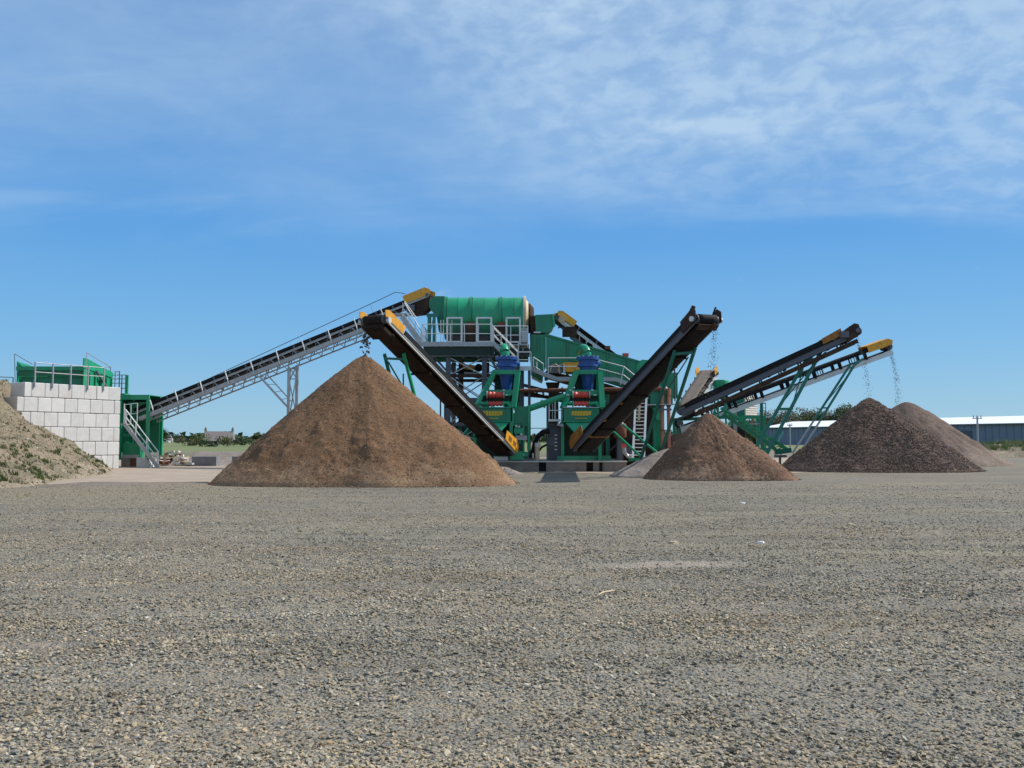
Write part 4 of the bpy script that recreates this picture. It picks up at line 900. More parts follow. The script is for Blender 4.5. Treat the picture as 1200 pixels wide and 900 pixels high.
# ---- A: long galvanised feed conveyor up to the drum
def feed_conveyor():
    tl = W(166, 480.5, 61.8); hd = W(503, 345.5, 58.2)
    t, P, L_, u, s, n = conveyor('feed_conveyor', 'long galvanised lattice conveyor climbing from the feeder housing to the green drum', tl, hd, 1.15, chan=GALV, chan_h=.1, gap=.14, belt=RUBBER,
        idler_every=1.15, cross_every=2.2, guard=YEL, guard_len=1.5, guard_h=.38, drum=.13, cmat=STEEL, under=STEEL, pans=False)
    w = .62
    for sg in (-1, 1):
        t.bar('belt_cover', P(-.2, sg*.56, .05), P(L_-1.4, sg*.56, .05), .05, .18, RUBBER, n)
        t.bar('lower_chord', P(.4, sg*w, -.98), P(L_-2.2, sg*w, -.98), .08, .08, GALV, n)
        m = 22
        for i in range(m):
            a, b = .4+(L_-2.8)*i/m, .4+(L_-2.8)*(i+1)/m; c = (a+b)/2
            t.bar('lattice_brace', P(a, sg*w, -.98), P(c, sg*w, -.2), .045, .045, STEEL, n); t.bar('lattice_brace', P(c, sg*w, -.2), P(b, sg*w, -.98), .045, .045, GALV, n)
    # walkway on the camera side with toe board, stanchions, wire
    sg = 1 if s.y < 0 else -1; m = 12
    for i in range(m):
        a, b = .2+(L_-3.4)*i/m, .2+(L_-3.4)*(i+1)/m-.02; t.bar('toe_board', P(a, sg*.98, -.72), P(b, sg*.98, -.72), .04, .25, GALV, n)
        t.prism('walkway_grating', [P(a, sg*.64, -.83), P(b, sg*.64, -.83), P(b, sg*.98, -.83), P(a, sg*.98, -.83)], n*.03, GALV)
    # sign: leaning post crossing from the cover down to the toe board
    for i in range(11):
        a = 1.35+i*1.83
        if a < L_-2.6: t.bar('stanchion', P(a, sg*1.03, -.80), P(a, sg*1.03, .16), .075, .05, GALVL, u)
    pts = [P(.0, -sg*.8, .35), P(1.2, -sg*.8, .72), P(L_*.5, -sg*.8, .92), P(L_-3.2, -sg*.8, .95), P(L_-1.5, -sg*.8, .55)]
    pts = [P(.0, -sg*.8, .25), P(L_-3.1, -sg*.8, 1.12), P(L_-2.2, -sg*.8, 1.18), P(L_-1.6, -sg*.8, .85)]
    for a, b in zip(pts, pts[1:]): t.tube('guide_wire', a, b, .022, STEEL)
    for i in range(7):
        a = 2+i*(L_-6)/6; t.bar('wire_post', P(a, -sg*.8, -.3), P(a, -sg*.8, .25+.87*a/(L_-3.1)), .035, .035, GALV, u) if i in (6,) else None
    # dark drive housing under the head
    t.prism('drive_housing', [P(L_-1.7, sg*.5, -.25), P(L_+.1, sg*.5, -.25), P(L_+.1, sg*.5, -.75), P(L_-.7, sg*.5, -1.05), P(L_-1.5, sg*.5, -.85)], s*-sg*.9, DIRTST)
    t.prism('head_cover', [P(L_-1.5, -.6, .38), P(L_+.05, -.6, .38), P(L_+.05, .6, .38), P(L_-1.5, .6, .38)], n*.03, YEL)
    t.box('drive_motor', P(L_-1.2, sg*.85, -.55), (.5, .4, .35), STEEL)
    # support tower: two legs with lattice plus raking strut
    yA, yB = 60.6, 59.2
    for (px, yy) in ((337.5, yB), (347, yB+.3)):
        for y in (yy, yy+1.3):
            b = G(px, y); tt = W(px, 431 if px < 340 else 428, y); t.bar('leg', (b.x, y, 0), (b.x, y, tt.z), .18, .16, GALV)
    x0, x1 = X(337.5, yB), X(347, yB+.3); zt = H(430, yB); zz = [zt, zt-.75, zt-3.1, zt-5.3]
    for a, b in zip(zz[:-1], zz[1:]):
        t.bar('lattice_brace', (x0, yB, a), (x1, yB+.3, b), .05, .05, GALV); t.bar('lattice_brace', (x1, yB, a), (x0, yB+.3, b), .05, .05, GALV); t.bar('cross_member', (x0, yB, b), (x1, yB+.3, b), .07, .07, GALV)
    t.bar('cross_member', (x0, yB, zt-.1), (x1, yB+.3, zt-.1), .08, .08, GALV)
    for y in (yB, yB+1.2):
        p = W(304, 441, y); q = W(338, 478, y); t.bar('raking_strut', p, q, .13, .11, GALV); p2 = W(313, 439, y); q2 = W(341, 470, y)
        if y == yB: t.bar('raking_strut', p2, q2, .07, .07, GALV)
        for k in range(4): t.bar('lattice_brace', p.lerp(q, k/4), p2.lerp(q2, (k+.5)/4), .035, .035, GALV)
feed_conveyor()
# ---- B: stacker over the tall sand pile (rises towards the camera)
def stacker_left():
    tl = W(592, 526, 50.6); hd = W(440, 371, 39.3)
    t, P, L_, u, s, n = conveyor('stacker_conveyor', 'black stacking conveyor with a pale edge rail dropping sand on the tallest pile', tl, hd, 1.15, chan=GALVL, chan_h=.10, gap=.14, guard=YEL, guard_len=1.35, belt=BROWNR,
        guard_h=.26, tailguard=YEL, oddcross={1: YELD, 2: YELD}, drum=.2)
    sg = 1 if s.x > 0 else -1
    for q in (-1, 1): t.bar('rubber_skirt', P(.4, q*.6, .03), P(L_-1.5, q*.6, .03), .05, .24, RUBBER, n)
    # muddy build-up box under the head
    t.prism('head_scraper', [P(L_-.9, -.5, -.42), P(L_+.05, -.5, -.42), P(L_+.05, .5, -.42), P(L_-.9, .5, -.42)], n*-.16, BROWNR)
    for q in (-1, 1): t.tube('bearing_cap', P(L_-.05, q*.64, -.2), P(L_-.05, q*.76, -.2), .13, GALVL)
    r = random.Random(4)
    for k in range(26):
        c = P(L_-r.uniform(0, .9), r.uniform(-.5, .5), r.choice((-.02, -.46))-.03); t.mesh('mud_clod', MB().add(unit_cyl(6, .5), Matrix.Translation(c) @ Matrix.Rotation(r.uniform(0, 3), 4, Vector((1, r.random(), .3))) @ Matrix.Diagonal((r.uniform(.05, .13), r.uniform(.05, .13), r.uniform(.05, .12), 1))), BROWNR)
    # green A-frame legs with cross rods
    f = t
    for px0, py0, Ya, px1, py1, Yb, m in ((450.5, 415, 41.6, 466, 478, 43.4, TEAL), (473, 414, 40.9, 495, 500, 43, GREEN)):
        a, b = W(px0, py0, Ya), W(px1, py1, Yb); d = (b-a)/(b.z-a.z); b = a+d*(0-a.z); f.bar('leg', b, a, .12, .12, m)
    a, b = W(450.5, 420, 41.4), W(474.5, 421, 41.1); f.bar('cross_member', a, b, .1, .1, TEAL)
    f.tube('brace_rod', W(455, 424, 41.8), W(484, 474, 43.6), .035, TEAL); f.tube('brace_rod', W(472.6, 438, 43), W(472.6, 478, 43), .035, SLATE)
    st = T('tail_strut', 'short bright green strut under the left stacking conveyor near the plinth', 'strut', G(545, 48)); a, b = W(552, 500, 48.5), W(538, 516, 47.6)
    d = (b-a)/(b.z-a.z); st.tube('tube', a+d*(0-a.z), a, .09, GREEN); st.bar('bracket', a, W(556, 501, 48.7), .1, .14, GREEN)
    falling('loose sand lumps falling from the left stacking conveyor onto the tallest pile', W(428, 391, 38.7), W(428, 420, 38.6), 46, .10, .075, 3)
stacker_left()
def stacker_right():
    tl = W(683, 521, 50.6); hd = W(826, 370, 40.0)
    t, P, L_, u, s, n = conveyor('stacker_conveyor', 'black stacking conveyor with a broad slate side channel dropping grit on the reddish pile', tl, hd, 1.15, chan=SLATE, chan_h=.26, gap=.13, guard=None,
        tailguard=YELD, oddcross={1: YELD, 2: YELD, 3: YELD}, drum=.22)
    for q in (-1, 1): t.bar('rubber_skirt', P(.4, q*.58, .03), P(L_-.9, q*.58, .03), .05, .22, RUBBER, n)
    for q in (-1, 1):
        t.prism('head_plate', [P(L_-1.0, q*.63, -.3), P(L_+.15, q*.63, -.35), P(L_+.3, q*.63, .05), P(L_+.1, q*.63, .32), P(L_-.1, q*.63, .25), P(L_-.9, q*.63, .22)], s*.04*q, DIRTST)
        t.tube('bearing_cap', P(L_, q*.66, -.2), P(L_, q*.78, -.2), .12, WHITE if q < 0 else GALVL)
    t.prism('belt_scraper', [P(L_-.2, -.5, -.58), P(L_+.1, -.5, -.5), P(L_+.1, .5, -.5), P(L_-.2, .5, -.58)], n*-.03, DIRTST)
    t.bar('lifting_lug', P(L_-.3, -.63, .2), P(L_+.1, -.63, .42), .06, .05, DIRTST); t.bar('lifting_lug', P(L_+.05, .63, .1), P(L_+.25, .63, .3), .09, .18, DIRTST)
    f = t
    for px0, py0, Ya, px1, py1, Yb in ((815, 407, 41.5, 797, 462, 43.5), (791, 411, 41.3, 773, 468, 43.3)):
        a, b = W(px0, py0, Ya), W(px1, py1, Yb); d = (b-a)/(b.z-a.z); f.bar('leg', a+d*(0-a.z), a, .12, .12, TEAL)
    f.bar('cross_member', W(813, 413, 41.7), W(790, 415, 41.5), .11, .11, TEAL)
    f.tube('brace_rod', W(807, 418, 42.8), W(779, 462, 44.9), .03, TEAL); f.tube('brace_rod', W(790.5, 432, 44), W(791, 470, 44), .035, SLATE)
    # raking struts at the foot
    g = T('tail_strut', 'pair of green raking struts with white ends right of the right stacker foot', 'strut', G(745, 49))
    for p, q in (((728, 496, 49.0), (772, 532, 46.6)), ((717, 504, 49.6), (752, 536, 47.5))): a, b = W(*p), W(*q); g.tube('tube', a, b, .06, GREEN); g.tube('end_cap', a, a+(b-a)*.05, .085, GALVL)
    g.bar('foot_plate', W(737, 538.5, 47.6), W(752, 538.5, 47.6), .3, .16, GREEN)
    falling('grit falling from the right stacking conveyor onto the reddish pile', W(838, 380, 39.8), W(831, 484, 41.4), 420, .13, .022, 4)
stacker_right()
# ---- C, D: the two long conveyors to the dark stone piles
def stackers_far():
    tl = W(797, 478, 55.5); hd = W(1001, 385, 53.8)
    t, P, L_, u, s, n = conveyor('stacker_conveyor', 'upper of two parallel right conveyors, dropping stone on the dark pile', tl, hd, 1.1, chan=SLATE, chan_h=.27, gap=.2, guard=None,
        lower=(DIRTST, .25), lower_gap=.13, drum=.24)
    for q in (-1, 1): t.prism('head_guard', [P(L_-2.05, q*.62, -.1), P(L_-.85, q*.62, -.1), P(L_-.8, q*.62, .32), P(L_-2.0, q*.62, .22)], s*.03*q, YELD); t.prism('head_plate', [P(L_-.75, q*.6, -.6), P(L_+.1, q*.6, -.45), P(L_+.2, q*.6, .1), P(L_+.0, q*.6, .26), P(L_-.75, q*.6, .1)], s*.03*q, DIRTST)
    for q in (-1, 1): t.bar('rubber_skirt', P(.3, q*.56, -.04), P(L_-1.6, q*.56, -.04), .05, .29, RUBBER, n)
    for i in range(1, 9): 
        for q in (-1, 1): t.bar('link_plate', P(L_*i/9, q*.55, -.78), P(L_*i/9, q*.55, -.5), .06, .14, DIRTST, n)
    t.prism('drive_housing', [P(L_-1.6, -.66, -.5), P(L_+.1, -.66, -.5), P(L_+.2, -.66, .05), P(L_-1.6, -.66, .05)], s*.25, DIRTST)
    t.tube('bearing_cap', P(L_+.0, .6, -.2), P(L_, .75, -.2), .14, STEEL); t.box('drive_motor', P(L_-.8, .78 if s.y < 0 else -.78, -.1), (.45, .3, .35), STEEL)
    f = t
    Y = 54.3
    L1 = [W(944, 423, Y), W(905, 491, Y+.3)]; L2 = [W(962, 412, Y), W(917, 497, Y+.3)]
    feet = []
    for a, b in (L1, L2):
        d = (b-a)/(b.z-a.z); ft = a+d*(0-a.z); feet.append(ft); f.bar('leg', ft, a, .2, .18, TEAL)
    pt = lambda L, z: L[0]+(L[1]-L[0])*((z-L[0].z)/(L[1].z-L[0].z))
    for z in (H(479, Y), 7.0*.0+H(421, Y)): f.bar('cross_member', pt(L1, z), pt(L2, z), .12, .14, TEAL)
    f.bar('cross_member', pt(L1, 1.2), pt(L2, 1.2), .1, .12, TEAL)
    f.tube('brace_rod', pt(L1, H(475, Y)), pt(L2, H(424, Y)), .035, TEAL); f.tube('brace_rod', pt(L2, H(475, Y)), pt(L1, H(424, Y)), .035, TEAL)
    for a in (L1, L2): f.bar('gusset', pt(a, H(425, Y)), pt(a, H(417, Y))+Vector((.45, 0, .2)), .12, .16, TEAL)
    falling('thin stream of stones falling from the upper right conveyor', W(1004, 397, 53.8), W(1018, 468, 54), 300, .09, .024, 5)
    tl = W(793, 492.5, 62); hd = W(1037, 403.5, 64.8)
    t, P, L_, u, s, n = conveyor('stacker_conveyor', 'lower grey edged conveyor with a bright yellow head guard at far right', tl, hd, 1.0, chan=GALVL, chan_h=.30, gap=.5, guard=YEL, guard_len=1.7, guard_h=.34,
        drum=.24, idler_every=2.6, pans=False, cross_every=9)
    for q in (-1, 1):
        t.bar('belt_edge', P(.3, q*.5, -.02), P(L_-1.5, q*.5, .03), .06, .20, RUBBER, n)
        for i in range(1, 8): t.bar('idler_bracket', P(L_*i/8, q*.5, -.52), P(L_*i/8, q*.5, -.05), .28, .12, RUBBER, u)
    t.prism('guard_lid', [P(L_-1.7, -.5, .34), P(L_, -.5, .34), P(L_, .5, .34), P(L_-1.7, .5, .34)], n*.03, YEL)
    f = t; Y = 62.5
    L1 = [W(996, 428, Y), W(962, 480, Y)]; L2 = [W(1003, 425, Y), W(968.5, 481, Y)]
    for a, b in (L1, L2):
        d = (b-a)/(b.z-a.z); z1 = H(493, Y); k = a+d*(z1-a.z); ft = a+d*(H(531, Y)-a.z)
        f.bar('leg', k, a, .13, .13, TEAL); f.bar('lower_leg', ft, k, .11, .11, GALV)
    for z in (H(478, Y), H(431, Y), H(500, Y)): f.bar('cross_member', pt(L1, z), pt(L2, z), .1, .1, TEAL)
    f.tube('brace_rod', pt(L1, H(476, Y)), pt(L2, H(440, Y)), .03, TEAL)
    f.bar('gusset', pt(L2, H(428, Y)), W(1011, 420.5, Y), .1, .14, TEAL)
    falling('fine stream of stones falling from the yellow headed conveyor at far right', W(1043, 412, 65), W(1052, 474, 65.5), 500, .11, .024, 6)
    # wheeled undercarriage beam: green double truss slanting down to the right
    g = T('undercarriage_beam', 'green double truss beam slanting down between the reddish and dark piles', 'truss', G(900, 58)); Y = 58.5
    a0, a1 = W(846, 478, Y), W(924, 527, Y); b0, b1 = W(848, 485, Y), W(916, 531.5, Y)
    g.bar('chord', a0, a1, .14, .14, GREEN); g.bar('chord', b0, b1, .16, .16, DGREEN); o = Vector((.1, .7, 0)); g.bar('chord', a0+o, a1+o, .16, .16, GREEN); g.bar('chord', b0+o, b1+o, .14, .14, DGREEN)
    for k in range(13):
        p, q = a0.lerp(a1, k/12), b0.lerp(b1, (k+.5)/12.5); g.bar('lattice_brace', p, q, .07, .07, GREEN); g.bar('lattice_brace', p, p+o, .07, .07, TEAL)
        if k < 12: g.bar('lattice_brace', q, a0.lerp(a1, (k+1)/12), .05, .05, GREEN)
    g.bar('end_beam', W(908, 530, Y), W(927, 527.5, Y), .22, .3, TEAL); g.bar('base_plate', W(908, 534.5, Y), W(921, 534.5, Y), .4, .14, STEEL)
    g.bar('ground_leg', W(914, 534, Y), (W(914, 534, Y).x, Y, 0), .12, .12, STEEL); g.bar('wheel_stay', W(911, 519, 59.2), W(918, 506, 60), .06, .06, TEAL)
stackers_far()
# ---- E: small conveyor behind, with orange head
def small_back_conveyor():
    tl = W(803, 474, 58.0); hd = W(829, 434.5, 62.0)
    t, P, L_, u, s, n = conveyor('transfer_conveyor', 'short steep dusty conveyor with an orange head guard above the grit pile', tl, hd, 1.15, chan=GALVL, chan_h=.24, gap=.32, belt=DUSTB, under=BROWNR, guard=YEL, guard_len=.5, guard_h=.3, idler_every=.9, trough=.04)
    k = T('header_tank', 'small round green tank right of the short steep conveyor head', 'tank', (X(845, 61), 61, 0)); Y = 61
    k.mesh('shell', MB().lathe((X(846, Y), Y, H(459, Y)), [(.15, -.5), (.5, 0), (.52, .62), (.45, .75)]), GREEN, smooth=True)
    for px in (838, 842, 851): k.bar('leg', (X(px, Y), Y, 0), (X(px, Y), Y, H(458, Y)), .1, .1, GREEN)
small_back_conveyor()
# ---- F: conveyor behind the screen, yellow head near the drum outlet
def rear_conveyor():
    tl = W(760, 448, 60.6); hd = W(655, 370.5, 59.6)
    t, P, L_, u, s, n = conveyor('return_conveyor', 'white railed return conveyor with a small yellow head above the green screen', tl, hd, 1.0, chan=GALVL, chan_h=.13, gap=.2, belt=RUBBER, guard=YEL, guard_len=1.1, guard_h=.3, cross_every=.9)
    q = 1 if s.y < 0 else -1
    t.bar('lower_channel', P(2.5, q*.5, -.75), P(L_-1.3, q*.5, -.75), .07, .24, STEEL, n)
    for i in range(7): t.bar('lattice_brace', P(2.5+i*.55, q*.5, -.7), P(2.8+i*.55, q*.5, -.3), .05, .05, GALV, n)
    t.prism('gusset_plate', [P(L_-4.3, q*.56, -.3), P(L_-2.7, q*.56, -.3), P(L_-3.8, q*.56, -1.25), P(L_-4.1, q*.56, -1.3)], s*q*.03, GALVL)
    t.tube('bearing_cap', P(L_-.2, q*.52, -.2), P(L_-.2, q*.68, -.2), .22, CREAM); t.bar('hood', P(L_+.2, 0, .1), P(L_-.4, 0, .3), .9, .08, RUST, n)
    t.box('skirt_box', P(L_-1.1, q*.35, -.5), (.9, .6, .6), DIRTST)
    c = T('transfer_conveyor', 'hidden small conveyor with a yellow hood inside the steel legs under the drum platform', 'conveyor', (X(550, 58), 58, 0))
    a, b = W(540, 424, 58), W(563, 433, 58); c.prism('hood', [W(540, 422, 57.6), W(546, 427, 57.6), W(556, 428, 57.6), W(556, 433, 57.6), W(544, 434, 57.6)], (0, .7, 0), YEL)
    c.bar('belt_frame', W(536, 434, 57.8), W(600, 450, 58.6), .8, .3, RUBBER); c.tube('head_drum', W(561, 431, 57.5), W(561, 431, 58.4), .26, RUBBER); c.bar('side_channel', W(544, 437, 57.4), W(563, 438, 57.4), .06, .12, GALV)
rear_conveyor()

# ------------------------------------------------------------------ plinth
def plinth():
    Y = 51.0; t = T('plinth', 'low grey concrete plinth under the twin cyclone units', 'plinth', (X(655, Y), Y, 0)); zt = H(540.3, Y)
    segs = ((572, 631.5, 'front_block', DCONC), (640, 687, 'front_block', DCONC), (695, 702, 'front_block', DCONC), (706, 734, 'front_block', DCONC))
    for a, b, nm, m in segs: t.box(nm, ((X(a, Y)+X(b, Y))/2, Y+.3, (zt-.06)/2), (X(b, Y)-X(a, Y), .6, zt-.06), m)
    t.box('slab', ((X(572, Y)+X(735, Y))/2, Y+4.5, (zt-.06)/2+.003), (X(735, Y)-X(572, Y), 7.8, zt-.07), DCONC)
    t.box('top_edge', ((X(572, Y)+X(735, Y))/2, Y+.28, zt-.03), (X(735, Y)-X(572, Y), .66, .06), CONC)
    t.box('rear_slab', ((X(480, 58)+X(800, 58))/2, 62.5, zt/2-.02), (X(800, 58)-X(480, 58), 8, zt-.06), DCONC)
    for a, b in ((632.5, 639), (688, 694.5)): t.box('recess', ((X(a, Y)+X(b, Y))/2, Y+.35, (zt-.1)/2), (X(b, Y)-X(a, Y), .3, zt-.1), BLACK)
    return zt
ZP = plinth()
# ------------------------------------------------------------------ drum platform
def drum_platform():
    Y = 55.0; zd = H(403, Y); x0, x1, x2 = X(493, Y), X(577, Y), X(621, Y)
    t = T('drum_platform', 'grey steel platform on braced columns carrying the big green drum', 'platform', (X(550, Y), 57, 0))
    n = 9
    for k in range(n):
        a, b = x0+(x1-x0)*k/n, x0+(x1-x0)*(k+1)/n-.02; t.prism('deck_grating', [(a, Y-.1, zd), (b, Y-.1, zd), (b, 60, zd), (a, 60, zd)], (0, 0, .05), GALV)
    for k in range(4):
        a, b = x1+(x2-x1)*k/4, x1+(x2-x1)*(k+1)/4-.02; t.prism('deck_grating', [(a, Y+.7, zd), (b, Y+.7, zd), (b, 60, zd), (a, 60, zd)], (0, 0, .05), GALV)
    t.bar('toe_board', (x0-.15, Y-.12, zd-.02), (x1, Y-.12, zd-.02), .05, .26, GALV)
    t.bar('edge_beam', (x0+.15, Y+.12, zd-.43), (x1+.1, Y+.12, zd-.43), .3, .52, SHADEG); t.bar('edge_beam', (x1+.1, Y+.95, zd-.43), (x2, Y+.95, zd-.43), .3, .5, SHADEG)  # shade beneath the deck is painted into these beams
    t.bar('bottom_flange', (x0+.15, Y+.05, zd-.72), (x1+.1, Y+.05, zd-.72), .4, .04, STEEL)
    t.bar('edge_beam', (x0+.15, 59.9, zd-.4), (x2, 59.9, zd-.4), .3, .5, DGREEN)
    for k in range(7): xx = x0+.4+(x2-x0-.8)*k/6; t.bar('floor_joist', (xx, Y+.3, zd-.3), (xx, 59.7, zd-.3), .12, .3, STEEL)
    cx = [X(525, Y+.2), X(567.5, Y+.2), X(606, Y+.6)]
    zb = zd-.72
    for i, x in enumerate(cx):
        t.bar('column', (x, Y+.2 if i < 2 else Y+1, ZP), (x, Y+.2 if i < 2 else Y+1, zb), .29, .29, SLATE if i < 2 else STEEL)
        t.bar('column', (x+.05, 59.6, ZP), (x+.05, 59.6, zb), .27, .27, STEEL)
        t.box('base_plate', (x, Y+.2 if i < 2 else Y+1, ZP+.02), (.55, .55, .04), STEEL)
    t.bar('column', (X(540, 58), 58, ZP), (X(540, 58), 58, zb), .3, .3, DIRTST)
    zh = [H(418, Y), H(440, Y), H(468, Y), H(497, Y), H(522, Y)]
    for yy in (Y+.2, 59.6):
        for z in zh[1:]: t.bar('tie_beam', (cx[0]-.1, yy+.02, z), (cx[2], yy+.02, z), .12, .2, DIRTST if z == zh[1] else STEEL)
        for i in range(2):
            for a, b in zip(zh[:-1], zh[1:]):
                m = GALV if yy < 57 else STEEL
                t.bar('cross_brace', (cx[i], yy-.05, a), (cx[i+1], yy-.05, b), .1, .06, m); t.bar('cross_brace', (cx[i+1], yy+.06, a), (cx[i], yy+.06, b), .09, .06, m)
    for x in cx[:2]:
        for a, b in zip(zh[:-1], zh[1:]): t.bar('cross_brace', (x+.03, Y+.3, a), (x+.03, 59.5, b), .07, .07, GALV); t.bar('cross_brace', (x-.03, Y+.3, b), (x-.03, 59.5, a), .07, .07, STEEL)
    # raking props at the left
    t.bar('raking_prop', W(498, 416, Y), W(525, 446, Y), .16, .16, GALV); t.bar('raking_prop', W(507, 416, 58), W(528, 440, 58), .12, .12, STEEL); t.bar('raking_prop', W(500, 416, 59.5), W(523, 444, 59.5), .12, .12, STEEL)
    for px, yy in ((516, 59), (521, 59.6)): t.tube('drain_pipe', (X(px, yy), yy, 0), (X(px, yy), yy, H(437, yy)), .05, SLATE)
    for yy in (421, 424): t.tube('conduit', W(530, yy, 56.5), W(566, yy, 56.5), .03, STEEL)
    t.bar('diagonal', W(572, 416, Y), W(583, 434, Y), .14, .14, STEEL)
    # rails round the front
    pts = [(x0+.05, 59.8, zd), (x0+.05, Y-.08, zd), (x1, Y-.08, zd)]
    t.rail(pts, GALVL, h=1.15, mids=(.6,), every=.92, r=.026, ph=.18)
    t.rail([(x1+.05, Y+.72, zd), (x2-.1, Y+.72, zd)], GALVL, h=1.15, mids=(.6,), every=1.1, ph=.1)
    for px in (516, 519, 529): t.bar('post', (X(px, 56), 56, zd), (X(px, 56), 56, zd+1.55), .04, .04, GALVL)
    # tall framed mesh guards in front of the drum drives
    for a, b, yy in ((523.5, 540.5, 55.9), (558.5, 575.5, 55.9), (593.5, 609.5, 56.0)):
        xa, xb = X(a, yy), X(b, yy); zt = H(372.5, yy)
        for x in (xa, xb): t.bar('guard_frame', (x, yy, zd+.05), (x, yy, zt), .11, .06, GALVL)
        t.bar('guard_frame', (xa-.05, yy, zt), (xb+.05, yy, zt), .06, .1, GALVL); t.bar('guard_frame', (xa, yy, zd+.22), (xb, yy, zd+.22), .06, .1, GALVL)
        mb = MB()
        for k in range(1, 8): x = xa+(xb-xa)*k/8; mb.bar((x, yy+.02, zd+.2), (x, yy+.02, zt), .012)
        for k in range(1, 12): z = zd+.2+(zt-zd-.2)*k/12; mb.bar((xa, yy+.02, z), (xb, yy+.02, z), .012)
        t.mesh('guard_mesh', mb, STEEL)
    # flight down to the mid landing, landing and ramp
    s = T('platform_stair', 'galvanised stair going down right from the drum platform to a small landing', 'stair', (X(592, 54.4), 54.4, H(430, 54.4)))
    top = Vector((x1+.05, 54.2, zd)); foot = Vector((X(607, 54.4), 54.2, H(431, 54.4))); s.stairs(foot, top, (0, 1, 0), .8, GALV, .2)
    lx0, lx1, lz = X(606.5, 54.2), X(622.5, 54.2), H(431, 54.2)
    s.box('landing', ((lx0+lx1)/2, 54.6, lz), (lx1-lx0, 1.1, .08), GALV); s.bar('toe_board', (lx0, 54.02, lz-.05), (lx1, 54.02, lz-.05), .04, .26, GALVL)
    s.rail([(lx0, 54.05, lz), (lx1, 54.05, lz)], GALVL, h=.9, mids=(.45,), every=.7, ph=.1)
    s.rail([(lx0+.05, 54.0, lz), (lx0+.05, 55.2, lz)], GALVL, h=1.4, mids=(.6,), every=1)
    s.bar('column', (lx0+.1, 54.5, ZP), (lx0+.1, 54.5, lz), .16, .16, STEEL); s.bar('column', (lx1-.1, 54.5, ZP), (lx1-.1, 54.5, lz), .16, .16, STEEL); s.bar('column', (X(612, 55), 55.2, ZP), (X(612, 55), 55.2, lz), .22, .22, SLATE)
    # stair from the feed conveyor walkway down to the platform
    u = T('upper_stair', 'galvanised stair from the head of the feed conveyor down to the drum platform', 'stair', (X(492, 57), 57, zd))
    u.stairs(W(493.5, 401, 56.2), W(472, 370, 56.6), (0, 1, 0), .85, GALV, .2, rails=False); u.bar('stringer', W(494, 403, 56.1), W(471, 370.5, 56.5), .05, .34, GALV); u.box('landing', W(470, 369, 57), (.9, 1.0, .08), GALV)
    for yy in (56.2, 57.1):
        u.tube('rail', W(495, 390, yy), W(474, 355, yy), .035, GALVL); u.tube('mid_rail', W(495, 396, yy), W(473, 362, yy), .028, GALVL)
        for q in (0, .33, .66, 1): a = W(493.5, 401, yy).lerp(W(472, 371, yy), q); u.bar('post', a, a+Z*(.62+.22*q), .045, .045, GALVL)
    u.tube('rail', W(488, 373, 55.9), W(474, 353, 55.9), .03, GALVL); u.tube('rail', W(495, 390, 56.2), W(496, 404, 56.2), .035, GALVL)
drum_platform()
